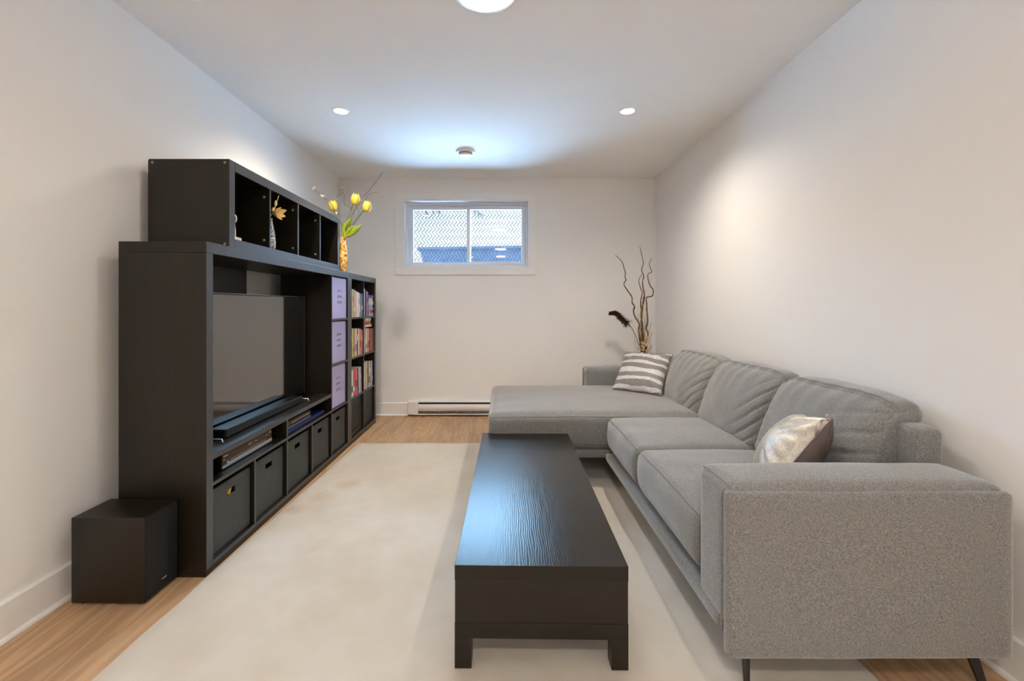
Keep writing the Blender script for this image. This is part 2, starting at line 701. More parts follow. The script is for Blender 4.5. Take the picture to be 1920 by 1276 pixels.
baseboard('left', (XL, YB, 0), (XL, YF, 0))
baseboard('back', (-1.045, YB, 0), (XL, YB, 0))
baseboard('back', (xr(YB), YB, 0), (0.46, YB, 0))
baseboard('right', (xr(YF), YF, 0), (xr(YB), YB, 0))

# window
win = thing('window_1', 'small white sliding basement window', None, (-0.40, YB, 1.62), kind='structure')
CX0, CX1, CZ0, CZ1 = -1.183, 0.371, 1.547, 2.448
for (lo, hi) in (((CX0, YB - .016, CZ0), (CX1, YB, WZ0)), ((CX0, YB - .016, WZ1), (CX1, YB, CZ1)),
                 ((CX0, YB - .016, WZ0), (WX0, YB, WZ1)), ((WX1, YB - .016, WZ0), (CX1, YB, WZ1))):
    MB().box(lo, hi, bev=.003).build('casing', 'trim_paint', win)
JY0, JY1 = YB - .014, YB + .178
tj = .012
m = MB()
m.box((WX0, JY0, WZ0), (WX0 + tj, JY1, WZ1)).box((WX1 - tj, JY0, WZ0), (WX1, JY1, WZ1))
m.box((WX0 + tj, JY0, WZ0), (WX1 - tj, JY1, WZ0 + tj)).box((WX0 + tj, JY0, WZ1 - tj), (WX1 - tj, JY1, WZ1))
m.build('jamb', 'white_vinyl', win, smooth=False)
def ring(x0, x1, z0, z1, y0, y1, w, bev=.003):
    m = MB()
    m.box((x0, y0, z0), (x0 + w, y1, z1), bev=bev).box((x1 - w, y0, z0), (x1, y1, z1), bev=bev)
    m.box((x0 + w, y0, z0), (x1 - w, y1, z0 + w), bev=bev).box((x0 + w, y0, z1 - w), (x1 - w, y1, z1), bev=bev)
    return m
fx0, fx1, fz0, fz1 = WX0 + tj, WX1 - tj, WZ0 + tj, WZ1 - tj
ring(fx0, fx1, fz0, fz1, YB + .08, YB + .15, .022).build('frame', 'white_vinyl', win)
ring(fx0 + .022, fx1 - .022, fz0 + .022, fz1 - .022, YB + .11, YB + .15, .012).build('stop', 'white_vinyl', win)
xm = -0.385
sl = ring(fx0 + .034, xm + .02, fz0 + .03, fz1 - .034, YB + .135, YB + .165, .032).build('sash', 'white_vinyl', win)
MB().box((fx0 + .06, YB + .147, fz0 + .055), (xm - .008, YB + .151, fz1 - .06)).build('pane', 'window_glass', sl, smooth=False)
sr = ring(xm - .022, fx1 - .03, fz0 + .03, fz1 - .034, YB + .10, YB + .13, .036).build('sash', 'white_vinyl', win)
MB().box((xm + .01, YB + .113, fz0 + .06), (fx1 - .06, YB + .117, fz1 - .065)).build('pane', 'window_glass', sr, smooth=False)
MB().box((xm - .012, YB + .085, 1.745), (xm + .012, YB + .10, 1.765), bev=.003).box((xm - .006, YB + .072, 1.75), (xm + .05, YB + .085, 1.76), bev=.003).build('latch', 'white_plastic', sr)
ring(fx1 - .10, fx1 - .078, fz0 + .075, fz0 + .097, YB + .1175, YB + .1195, .003, 0).build('sticker', 'mark_white', sr)

# ------------------------------------------------------------------ outdoors beyond the window
m = MB()
m.sheet(lambda u, v: Vector((-9 + 18 * u, 5.062 + 22.3 * v, 1.53 + .05 * mnoise.noise(Vector((u * 14, v * 14, 0))))), 24, 24)
m.box((-9, 5.062, 0.9), (9, 27.35, 1.40))
tag(m.build('ground', 'snow'), 'snow covered ground outside the window', kind='structure')
# chain link fence
fence = thing('chain_link_fence', 'galvanised chain link fence close outside the window', 'fence', (-0.4, 5.75, 1.42))
m = MB()
DX, DZ, FY, r_w = 0.046, 0.046, 5.75, 0.0050
for k in range(44):
    x0 = -1.45 + k * DX
    pts = []
    for j in range(0, 34):
        s_ = 1 if j % 2 else -1
        pts.append((x0 + s_ * DX / 2 * 1.04, FY + s_ * .0022 * (1 if k % 2 else -1), 1.44 + j * DZ / 1.0 * 0.98))
    m.tube(pts, r_w, 4, caps=False)
tag(m.build('wire_mesh', 'galvanised_wire', fence), kind='stuff')
MB().tube([(-1.6, 5.78, 1.42), (-1.6, 5.78, 3.02)], .024, 10).build('post', 'galvanised_wire', fence)
MB().tube([(0.75, 5.78, 1.42), (0.75, 5.78, 3.02)], .024, 10).build('post', 'galvanised_wire', fence)
MB().tube([(-1.6, 5.775, 2.98), (0.75, 5.775, 2.98)], .018, 10).build('top_rail', 'galvanised_wire', fence)
# blue grey form beyond the fence
sh = thing('shed', 'blue grey shed like form with slanted end beyond the wire fence', 'shed', (0.4, 8.5, 1.46))
MB().prism([(-1.36, 1.46), (3.2, 1.46), (3.2, 2.36), (-1.60, 2.28)], 1, 8.5, 10.4).build('wall', 'blue_grey_siding', sh, smooth=False)
MB().prism([(-1.64, 2.28), (3.24, 2.36), (3.24, 2.41), (-1.64, 2.33)], 1, 8.46, 10.5).build('roof_edge', 'blue_grey_siding', sh, smooth=False)
# added house screening off the overbright sky in the upper view
nh = thing('sky_backdrop', 'plain pale looking house wall beyond the wire fence, added in place of white sky', 'backdrop', (1.0, 16, 1.46))
MB().box((-12, 16, 1.3), (14, 24, 4.9)).build('wall', 'brown_siding', nh, smooth=False)
MB().prism([(15.6, 4.86), (20, 6.9), (24.4, 4.86), (20, 7.15)], 0, -12.4, 14.4).build('backdrop_roof', 'snow', nh, smooth=False)
# evergreen whose lowest boughs hang into the top of the view
tr_ = thing('evergreen_tree', 'dark evergreen with drooping boughs at the top of the window view', 'tree', (-3.4, 14.5, 1.46))
MB().tube([(-3.4, 14.5, 1.3), (-3.4, 14.5, 6), (-3.4, 14.5, 11)], [.2, .14, .02], 10).build('trunk', 'bark', tr_)
m = MB()
def bough(a, d, n=70, ln=.34):
    a, d = Vector(a), Vector(d)
    m.tube([a, a + d * .5 + Vector((0, 0, .06)), a + d], [.03, .02, .006], 5)
    for i in range(n):
        t_ = random.random()
        p = a + d * t_
        q = p + Vector((random.uniform(-.3, .3), random.uniform(-.3, .3), random.uniform(-1, -.1))).normalized() * ln * (1 - .55 * t_)
        m.tube([p, q], [.012, .003], 3, caps=False)
for (px_, py_) in ((803, 404), (814, 398), (826, 396), (908, 404), (896, 394), (872, 392)):
    tip = pt(px_, py_, 13.6)
    bough((-3.0, 14.4, tip.z + 1.5), tip - Vector((-3.0, 14.4, tip.z + 1.5)))
for i in range(60):
    z = 5.2 + 5.4 * (i / 60)
    a_ = i * 2.4
    L = 2.0 * (1 - i / 66)
    bough((-3.4, 14.5, z), (L * math.cos(a_), L * math.sin(a_), -.35 * L), 24)
tag(m.build('foliage', 'evergreen', tr_, smooth=False), kind='stuff')

# ------------------------------------------------------------------ ceiling fittings
def downlight(x, y, label, group):
    o = thing('recessed_downlight', label, 'light', (x, y, ZC), group)
    MB().lathe((x, y, ZC), [(.047, -.0005), (.047, -.004), (.050, -.006), (.058, -.004), (.060, -.0005)], 32).build('trim_ring', 'white_plastic', o)
    MB().lathe((x, y, ZC), [(0, -.0025), (.047, -.0025)], 32).build('lens', 'spot_lens', o)
    ld = bpy.data.lights.new('downlight_beam', 'SPOT')
    ld.energy = SPOT_W if y > 1 else SPOT2_W
    ld.color = SPOT_COL
    ld.spot_size = math.radians(150)
    ld.spot_blend = 1.0
    ld.shadow_soft_size = 0.04
    lo = bpy.data.objects.new('downlight_beam', ld)
    COL.objects.link(lo)
    lo.parent = o
    lo.location = (0, 0, -.012)
downlight(-1.17, 3.19, 'left recessed downlight glowing above the television unit', 'recessed downlights')
downlight(0.90, 3.19, 'right recessed downlight glowing above the sofa', 'recessed downlights')
downlight(-1.15, 0.5, 'recessed downlight near the left wall behind the viewer', 'recessed downlights')
downlight(0.90, 0.5, 'recessed downlight near the right wall behind the viewer', 'recessed downlights')
def disc_light(x, y, label):
    o = thing('ceiling_light', label, 'light', (x, y, ZC), 'round flush ceiling lights')
    MB().lathe((x, y, ZC), [(.135, -.022), (.140, -.026), (.150, -.022), (.152, -.012), (.152, -.0005)], 48).build('rim', 'silver_trim', o)
    MB().lathe((x, y, ZC), [(0, -.027), (.07, -.0265), (.12, -.024), (.138, -.021)], 48).build('diffuser', 'disc_diffuser' if y > 0 else 'disc_diffuser_rear', o)
disc_light(-0.075, 1.945, 'round flush ceiling light cut by the top edge of the view')
disc_light(-0.06, -0.75, 'round flush ceiling light just behind the viewer')
disc_light(-0.06, -2.3, 'round flush ceiling light far behind the viewer')

sd = thing('smoke_detector', 'white round smoke detector on the ceiling before the window', 'detector', (-0.34, 4.02, ZC))
c_ = (-0.34, 4.02, ZC)
MB().lathe(c_, [(.088, -.0005), (.088, -.012), (.080, -.020), (.066, -.023)], 40).build('base', 'white_plastic', sd)
MB().lathe(c_, [(.064, -.022), (.060, -.034)], 40).build('vent_slot', 'grey_plastic', sd)
MB().lathe(c_, [(.066, -.033), (.062, -.040), (.05, -.046), (0, -.048)], 40).build('cover', 'white_plastic', sd)
ms_ = thing('motion_sensor', 'small white motion sensor high in the back left corner', 'sensor', (-1.757, YB, 2.43))
MB().box((-1.785, YB - .045, 2.43), (-1.722, YB - .0005, 2.525), bev=.012, seg=3).build('housing', 'white_plastic', ms_)
MB().box((-1.775, YB - .048, 2.452), (-1.732, YB - .044, 2.482), bev=.0015).build('lens', 'ivory', ms_)

# baseboard heater
ht = thing('baseboard_heater', 'white electric baseboard heater below the window', 'heater', (-0.4, YB, 0))
HX0, HX1 = -1.04, 0.45
yb = YB - .0005
MB().box((HX0 + .001, yb - .012, .022), (HX1 - .001, yb, .160)).build('back_plate', 'dark_slot', ht, smooth=False)
for (a, b) in ((HX0, HX0 + .115), (HX1 - .115, HX1)):
    MB().box((a, yb - .062, .018), (b, yb, .161), bev=.005).build('end_cap', 'white_metal', ht)
MB().prism([(yb - .055, .057), (yb - .067, .068), (yb - .067, .110), (yb - .055, .132), (yb - .050, .132), (yb - .060, .110), (yb - .060, .070), (yb - .050, .060)], 0, HX0 + .1155, HX1 - .1155).build('front_panel', 'white_metal', ht)
MB().box((HX0 + .1155, yb - .060, .152), (HX1 - .1155, yb, .161), bev=.003).build('top_hood', 'white_metal', ht)
MB().box((HX0 + .1155, yb - .062, .016), (HX1 - .1155, yb - .002, .027), bev=.003).build('bottom_lip', 'white_metal', ht)
m = MB()
nf = 60
for i in range(nf):
    xx = HX0 + .13 + (HX1 - HX0 - .26) * i / (nf - 1)
    m.box((xx, yb - .050, .035), (xx + .006, yb - .0135, .075))
tag(m.build('fins', 'silver_trim', ht, smooth=False), kind='stuff')

# ------------------------------------------------------------------ rug
RZ = 0.014
def rugfn(u, v):
    Y = 0.35 + 3.505 * v
    xl = -1.318 + .0215 * (Y - 1.42)
    X = xl + (1.20 - xl) * u
    e = .006 * mnoise.noise(Vector((X * 6, Y * 6, 0)))
    return X, Y, e
m = MB()
nu, nv = 70, 90
g = [[None] * (nv + 1) for _ in range(nu + 1)]
for i in range(nu + 1):
    for j in range(nv + 1):
        X, Y, e = rugfn(i / nu, j / nv)
        edge = i in (0, nu) or j in (0, nv)
        z = .0015 if edge else RZ + .0012 * mnoise.noise(Vector((X * 9, Y * 9, 3)))
        g[i][j] = m.bm.verts.new((X + (e if i in (0, nu) else 0), Y + (e if j in (0, nv) else 0), z))
for i in range(nu):
    for j in range(nv):
        m.bm.faces.new([g[i][j], g[i + 1][j], g[i + 1][j + 1], g[i][j + 1]])
for i in range(nu + 1):   # pull second row close to the border so the pile has an edge
    for j, jj in ((1, 0), (nv - 1, nv)):
        g[i][j].co.y = g[i][jj].co.y + (.012 if j == 1 else -.012)
for j in range(nv + 1):
    for i, ii in ((1, 0), (nu - 1, nu)):
        g[i][j].co.x = g[ii][j].co.x + (.012 if i == 1 else -.012)
tag(m.build('rug', 'rug_wool', origin=(0, 2.1, 0), angle=3), 'large cream wool rug with faint stains on the oak floor', 'rug')

# ------------------------------------------------------------------ television unit and its neighbours
UX0, UX1 = -1.703, -1.313          # back, front
UY0 = 1.958
TB = .05                            # outer board
CW, DV = .335, .016
COLY = [UY0 + TB - .008 + i * (CW + DV) for i in range(5)]      # start of each compartment
COLY = [UY0 + .046 + i * (CW + DV) for i in range(5)]
UY1 = COLY[4] + CW + .046
ROWZ = [TB + i * (CW + DV) for i in range(4)]
UH = ROWZ[3] + CW + TB
BW, BWY = 'black_brown_z', 'black_brown_y'

tvu = thing('television_unit', 'tall black-brown television storage unit along the left wall', 'cabinet', (-1.508, (UY0 + UY1) / 2, 0))
e_ = .0006
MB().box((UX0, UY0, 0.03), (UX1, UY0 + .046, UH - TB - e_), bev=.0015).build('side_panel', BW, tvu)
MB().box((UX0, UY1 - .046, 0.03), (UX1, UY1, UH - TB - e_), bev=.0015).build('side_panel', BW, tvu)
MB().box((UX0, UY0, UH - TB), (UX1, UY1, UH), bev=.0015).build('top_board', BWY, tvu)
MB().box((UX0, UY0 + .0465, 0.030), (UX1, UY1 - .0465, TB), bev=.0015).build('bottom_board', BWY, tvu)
MB().box((UX0 + .01, UY0 + .001, 0), (UX1 - .004, UY1 - .001, .0295)).build('plinth', BWY, tvu, smooth=False)
# tall divider before the last column
def divider(par, y, z0, z1, x0=UX0, x1=UX1 - .002):
    return MB().box((x0, y, z0), (x1, y + DV, z1), bev=.001).build('divider', BW, par)
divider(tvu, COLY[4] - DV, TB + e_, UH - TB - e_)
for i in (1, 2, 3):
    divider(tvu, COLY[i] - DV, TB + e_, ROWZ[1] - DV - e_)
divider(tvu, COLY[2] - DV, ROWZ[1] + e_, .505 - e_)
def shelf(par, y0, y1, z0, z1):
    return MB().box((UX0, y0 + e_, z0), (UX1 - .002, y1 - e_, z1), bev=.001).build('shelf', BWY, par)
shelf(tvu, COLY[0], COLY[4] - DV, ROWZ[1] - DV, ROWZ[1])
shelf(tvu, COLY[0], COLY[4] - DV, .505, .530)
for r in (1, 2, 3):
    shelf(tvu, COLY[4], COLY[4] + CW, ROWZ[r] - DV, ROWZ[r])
bp = lambda y0, y1, z0, z1, par=tvu: MB().box((UX0 - .006, y0, z0), (UX0 - .0006, y1, z1)).build('back_panel', BW, par, smooth=False)
bp(UY0 + .01, 2.94, .52, UH - .01)
bp(UY0 + .01, UY1 - .01, .04, .5195)
bp(COLY[4] - .01, UY1 - .01, .5205, UH - .01)

# shelf box lying on top
BX1, BX0 = -1.352, -1.752
BY0 = 2.185
BZ0 = UH + .0008
bcol = [BY0 + .046 + i * (CW + DV) for i in range(4)]
BY1 = bcol[3] + CW + .046
BH = .44
tbx = thing('cube_shelf', 'black-brown four compartment shelf lying on top of the television unit', 'shelf', (-1.55, (BY0 + BY1) / 2, BZ0))
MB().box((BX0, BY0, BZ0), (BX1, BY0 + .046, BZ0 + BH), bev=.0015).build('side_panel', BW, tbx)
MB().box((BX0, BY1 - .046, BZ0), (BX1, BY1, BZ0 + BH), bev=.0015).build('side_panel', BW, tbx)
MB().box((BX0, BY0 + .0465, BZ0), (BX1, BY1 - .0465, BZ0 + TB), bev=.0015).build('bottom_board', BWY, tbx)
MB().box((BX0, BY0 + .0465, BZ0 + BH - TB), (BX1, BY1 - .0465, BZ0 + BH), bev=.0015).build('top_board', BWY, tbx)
for i in (1, 2, 3):
    d_ = divider(tbx, bcol[i] - DV, BZ0 + TB + e_, BZ0 + BH - TB - e_, BX0, BX1 - .002)
    for zz in (BZ0 + TB + .045, BZ0 + BH - TB - .045):
        MB().lathe((BX1 - .035, bcol[i] - DV - .0003, zz), [(0, -.0012), (.0075, -.0012), (.0085, 0)], 16, axis=1).build('screw_cap', 'grey_plastic', d_)
MB().box((BX0 - .006, BY0 + .005, BZ0 + .005), (BX0 - .0006, BY1 - .005, BZ0 + BH - .005)).build('back_panel', BW, tbx, smooth=False)
for (xx, zz) in ((BX0 + .02, BZ0 + BH - .018), (BX1 - .022, BZ0 + BH - .018), (BX1 - .022, BZ0 + .02), (BX0 + .02, BZ0 + .02)):
    MB().lathe((xx, BY0 - .0003, zz), [(.0055, 0), (.0055, -.0012), (.0035, -.0012), (.003, 0)], 14, axis=1).build('screw', 'silver_trim', tbx)

# bookcase
KY0 = UY1 + .002
kcol = [KY0 + .046 + i * (CW + DV) for i in range(2)]
KY1 = kcol[1] + CW + .046
bk = thing('bookcase', 'black-brown eight compartment bookcase at the far end of the television unit', 'bookcase', (-1.508, (KY0 + KY1) / 2, 0))
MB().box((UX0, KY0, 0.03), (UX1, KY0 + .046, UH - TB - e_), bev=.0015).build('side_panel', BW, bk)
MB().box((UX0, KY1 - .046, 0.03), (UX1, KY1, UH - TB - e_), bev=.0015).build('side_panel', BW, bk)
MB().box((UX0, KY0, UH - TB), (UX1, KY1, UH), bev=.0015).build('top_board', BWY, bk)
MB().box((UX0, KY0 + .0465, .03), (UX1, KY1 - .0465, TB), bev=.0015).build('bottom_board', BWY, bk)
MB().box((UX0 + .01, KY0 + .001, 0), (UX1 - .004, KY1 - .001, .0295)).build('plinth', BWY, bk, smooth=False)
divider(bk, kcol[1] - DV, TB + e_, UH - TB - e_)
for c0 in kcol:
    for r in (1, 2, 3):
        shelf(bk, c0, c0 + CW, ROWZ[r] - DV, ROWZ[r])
bp(KY0 + .01, KY1 - .01, .04, UH - .01, bk)

# storage bins with a cut-out grip
ords = ['nearest', 'second nearest', 'third nearest', 'fourth nearest', 'farthest']
def bin_(y, z, label, i):
    w, hh, dp = .326, .305, .36
    y0, y1 = y + (CW - w) / 2, y + (CW + w) / 2
    x1 = UX1 - .022
    x0 = x1 - dp
    o = thing('storage_bin', label, 'bin', ((x0 + x1) / 2, (y0 + y1) / 2, z + .001), 'black storage bins in the television unit')
    z0 = z + .001
    z1 = z0 + hh
    yc = (y0 + y1) / 2
    ha, hb, za, zb = yc - .036, yc + .036, z1 - .075, z1 - .045
    T = .006
    m = MB()    # front built around the grip hole
    m.box((x1 - T, y0, z0), (x1, y1, za)).box((x1 - T, y0, zb), (x1, y1, z1))
    m.box((x1 - T, y0, za), (x1, ha, zb)).box((x1 - T, hb, za), (x1, y1, zb))
    m.build('front', 'bin_fabric', o, smooth=False, weld=True)
    m = MB()
    m.box((x0, y0, z0), (x1 - T - .0005, y0 + T, z1)).box((x0, y1 - T, z0), (x1 - T - .0005, y1, z1))
    m.box((x0, y0 + T, z0), (x0 + T, y1 - T, z1)).box((x0 + T, y0 + T, z0), (x1 - T - .0005, y1 - T, z0 + T))
    m.build('body', 'bin_fabric', o, smooth=False)
    m = MB()
    f = .004
    m.box((x1, y0, z0), (x1 + .0015, y1, z0 + f)).box((x1, y0, z1 - f), (x1 + .0015, y1, z1)).box((x1, y0, z0 + f), (x1 + .0015, y0 + f, z1 - f)).box((x1, y1 - f, z0 + f), (x1 + .0015, y1, z1 - f))
    m.build('edge_binding', 'black_plastic', o, smooth=False)
    return x1, yc, za, zb
for i in range(5):
    lab = 'black storage bin with cut-out grip, %s of five in the bottom row' % ords[i]
    if i == 0:
        lab = 'black storage bin with something yellow showing in its grip hole, nearest in the bottom row'
    if i == 4:
        lab = 'black storage bin with cut-out grip below the lilac boxes'
    x1b, ycb, zab, zbb = bin_(COLY[i], ROWZ[0], lab, i)
    if i == 0:
        yt = MB().tube([(x1b - .03, ycb + .012, ROWZ[0] + .0085), (x1b - .03, ycb + .012, .2), (x1b - .028, ycb + .014, zab), (x1b - .022, ycb + .024, zbb + .005), (x1b - .03, ycb + .034, zbb + .014)], [.02, .02, .015, .012, .004], 10)
        tag(yt.build('toy', 'yellow_plastic', origin=(x1b - .03, ycb, ROWZ[0] + .0085)), 'curved yellow toy showing in the grip hole of the nearest bin', 'toy')

# lilac boxes
levels = ['lowest', 'middle', 'topmost']
for r in (1, 2, 3):
    y0, y1 = COLY[4] + .006, COLY[4] + CW - .012
    z0, z1 = ROWZ[r] + .001, ROWZ[r] + CW - .010
    x1 = UX1 - .012 - .004 * (3 - r)
    x0 = x1 - .34
    T = .004
    o = thing('plastic_box', 'lilac plastic box with nine square holes, %s of its column' % levels[r - 1], 'box', ((x0 + x1) / 2, (y0 + y1) / 2, z0), 'lilac plastic boxes')
    yc, zc = (y0 + y1) / 2 + .012, z0 + .175
    ys = [y0] + [yc + k * .034 + s_ * .008 for k in (-1, 0, 1) for s_ in (-1, 1)] + [y1]
    zs = [z0] + [zc + k * .046 + s_ * .010 for k in (-1, 0, 1) for s_ in (-1, 1)] + [z1]
    m = MB()
    for a in range(7):
        for b in range(7):
            if a % 2 == 1 and b % 2 == 1:
                continue
            m.box((x1 - T, ys[a], zs[b]), (x1, ys[a + 1], zs[b + 1]))
    m.build('front', 'lilac_plastic', o, smooth=False, weld=True)
    MB().box((x0, y0, z0), (x1 - T - .0004, y0 + T, z1)).box((x0, y1 - T, z0), (x1 - T - .0004, y1, z1)).box((x0, y0 + T, z0), (x0 + T, y1 - T, z1)).box((x0 + T, y0 + T, z0), (x1 - T - .0004, y1 - T, z0 + T)).build('body', 'lilac_plastic', o, smooth=False)
    f = .007
    MB().box((x1, y0, z0), (x1 + .002, y1, z0 + f)).box((x1, y0, z1 - f), (x1 + .002, y1, z1)).box((x1, y0, z0 + f), (x1 + .002, y0 + f, z1 - f)).box((x1, y1 - f, z0 + f), (x1 + .002, y1, z1 - f)).build('rim', 'lilac_plastic', o, smooth=False)

# wicker baskets in the bookcase
for i, c0 in enumerate(kcol):
    y0, y1 = c0 + .006, c0 + CW - .006
    z0, z1 = ROWZ[0] + .001, ROWZ[0] + .312
    x1 = UX1 - .02
    x0 = x1 - .35
    o = thing('wicker_basket', ['left', 'right'][i] + ' glossy black woven basket in the bottom of the bookcase', 'basket', ((x0 + x1) / 2, (y0 + y1) / 2, z0), 'woven baskets in the bookcase')
    m = MB()
    T = .008
    m.box((x1 - T, y0, z0), (x1, y1, z1)).box((x0, y0, z0), (x0 + T, y1, z1)).box((x0 + T, y0, z0), (x1 - T, y0 + T, z1)).box((x0 + T, y1 - T, z0), (x1 - T, y1, z1)).box((x0 + T, y0 + T, z0), (x1 - T, y1 - T, z0 + T))
    m.build('body', 'wicker_black', o, smooth=False)
    m = MB()
    m.tube([(x1 - .004, y0 + .006, z1 + .004), (x1 - .004, y1 - .006, z1 + .004), (x0 + .004, y1 - .006, z1 + .004), (x0 + .004, y0 + .006, z1 + .004), (x1 - .004, y0 + .006, z1 + .004)], .006, 8)
    m.build('rim', 'wicker_black', o)
    m = MB()
    for k in range(9):
        z = z0 + .03 + k * .03
        m.tube([(x1 + .001 + .002 * (q % 2), y0 + .012 + (y1 - y0 - .024) * q / 14, z) for q in range(15)], .004, 5)
    tag(m.build('weave', 'wicker_black', o), kind='stuff')

# ------------------------------------------------------------------ books
BC = {}
def bookmat(c):
    key = 'cover_%s' % c[0]
    if key not in M:
        plain(key, srgb(*c[1]), 0.45, var=0.06, nscale=30)
    return key
K = dict(white=(232, 230, 226), ivory=(222, 212, 190), beige=(200, 184, 160), tan=(176, 146, 118), pink=(222, 180, 170), grey=(150, 150, 152), pale_blue=(170, 188, 214),
         slate_blue=(110, 130, 165), lavender=(190, 182, 214), purple=(110, 82, 160), crimson=(150, 40, 62), yellow=(216, 204, 120), black=(22, 20, 20), navy=(36, 42, 80),
         salmon=(222, 150, 130), red=(170, 62, 56), rose=(205, 96, 104), teal=(60, 130, 125), brown=(92, 62, 48), olive=(120, 125, 70), orange=(205, 120, 70), cream=(228, 216, 176))
def book_mesh(t, h, w, cover, band):
    c = .0022
    m = MB()
    m.box((-w, -t / 2, 0), (0, -t / 2 + c, h), 0).box((-w, t / 2 - c, 0), (0, t / 2, h), 0)
    m.box((-c * 1.3, -t / 2 + c, 0), (.0012, t / 2 - c, h), 0)
    m.box((-w + .006, -t / 2 + c, .003), (-c * 1.3, t / 2 - c, h - .003), 1)
    if band:
        z0 = h * random.choice((.18, .3, .55))
        m.box((.0012, -t / 2 + c * 1.5, z0), (.0017, t / 2 - c * 1.5, z0 + h * random.uniform(.15, .3)), 2)
    return m
ORD = ['first', 'second', 'third', 'fourth', 'fifth', 'sixth', 'seventh', 'eighth', 'ninth', 'tenth']
def put_book(t, h, w, col, band, loc, rot, label, group):
    m = book_mesh(t, h, w, col, band)
    o = m.build('book', [bookmat((col, K[col])), 'book_pages', bookmat((band or 'white', K[band or 'white']))], smooth=False)
    o.location = loc
    o.rotation_euler = rot
    tag(o, label, 'book', group)
    return o
cells = {
    ('top', 0): [('white', .024, .262, None), ('beige', .026, .248, 'tan'), ('tan', .018, .246, 'white'), ('ivory', .026, .240, 'pink'), ('pink', .022, .236, None), ('white', .030, .226, None), ('cream', .022, .222, 'tan'), ('pale_blue', .028, .218, 'white'), ('slate_blue', .026, .214, 'white')],
    ('top', 1): [('white', .034, .275, 'grey'), ('lavender', .026, .262, None), ('navy', .018, .25, None), ('lavender', .022, .242, 'purple'), ('purple', .016, .236, None)],
    ('middle', 0): [('brown', .022, .250, 'yellow'), ('yellow', .026, .246, 'tan'), ('black', .014, .242, None), ('pink', .024, .244, 'tan'), ('white', .034, .246, 'grey'), ('navy', .020, .246, 'white'), ('white', .022, .246, None), ('salmon', .026, .240, 'red'), ('red', .016, .232, None), ('salmon', .022, .226, 'cream')],
    ('middle', 1): [('lavender', .030, .246, None), ('black', .016, .236, 'lavender'), ('cream', .034, .234, 'tan'), ('tan', .020, .230, None), ('pink', .028, .228, 'red'), ('red', .022, .230, None), ('olive', .026, .222, None), ('brown', .030, .224, None)],
    ('lower', 0): [('white', .028, .236, 'teal'), ('rose', .030, .232, 'white'), ('rose', .034, .236, 'crimson'), ('black', .022, .232, None), ('lavender', .020, .240, None), ('grey', .018, .238, 'pink'), ('tan', .016, .232, None)],
    ('lower', 1): [('pale_blue', .030, .252, 'white'), ('white', .022, .256, None), ('beige', .030, .258, 'tan'), ('cream', .026, .256, None), ('black', .016, .252, None), ('cream', .034, .254, 'olive'), ('olive', .022, .256, 'white'), ('lavender', .026, .252, None), ('slate_blue', .024, .250, None), ('navy', .02, .246, 'white')],
}
rowidx = {'lower': 1, 'middle': 2, 'top': 3}
for (rw, ci), lst in cells.items():
    side = 'near' if ci == 0 else 'far'
    y = kcol[ci] + .006
    z = ROWZ[rowidx[rw]] + .0006
    room = .148 if (rw, ci) == ('top', 1) else (.300 if (rw, ci) == ('lower', 0) else .322)
    kf = room / sum(q[1] + .001 for q in lst)
    lst = [(q[0], q[1] * kf, q[2], q[3]) for q in lst]
    n = len(lst)
    grp = 'books in the %s %s compartment' % (rw, side)
    lean = 0.0
    for i, (c, th, h, b) in enumerate(lst):
        col = c.replace('_', ' ')
        lab = '%s book standing %s from the left in the %s %s bookcase compartment' % (col, ORD[i], rw, side)
        tilt = 0.0
        if (rw, ci) == ('lower', 0):
            tilt = 0.055
            yo = y + h * math.sin(tilt) * 0
            put_book(th, h, .17, c, b, (UX1 - .006 - random.uniform(0, .012), y + th / 2 + .016, z + th / 2 * math.sin(tilt)), (tilt, 0, 0), lab, grp)
            y += th / math.cos(tilt) + .0012
            continue
        put_book(th, h, .17 + random.uniform(-.01, .01), c, b, (UX1 - .006 - random.uniform(0, .012), y + th / 2, z), (0, 0, 0), lab, grp)
        y += th + .0010
    cells[(rw, ci)] = y
# lying stacks
def lying(list_, y0, z, rw, grp, where):
    n = len(list_)
    for i, (c, th, ln, b) in enumerate(list_):
        lab = '%s book lying %s from the bottom %s' % (c.replace('_', ' '), ORD[i], where)
        put_book(th, ln, .165, c, b, (UX1 - .008 - random.uniform(0, .014), y0 + ln, z + th / 2), (PI / 2, 0, 0), lab, grp)
        z += th + .0008
ye = cells[('top', 1)]
lying([('lavender', .030, .17, None), ('crimson', .028, .168, 'lavender'), ('lavender', .024, .172, None), ('pale_blue', .028, .17, 'white'), ('white', .036, .165, None), ('white', .03, .172, 'lavender'), ('purple', .028, .17, None)],
      ye + .004, ROWZ[3] + .0006, 'top', 'stack of lying books', 'of the stack in the top far compartment')
lying([('cream', .020, .20, None), ('red', .024, .205, 'orange'), ('orange', .012, .2, None), ('beige', .026, .19, 'white')],
      kcol[1] + .06, ROWZ[2] + .2475, 'middle', 'books lying over the standing books', 'on top of the middle far row of books')

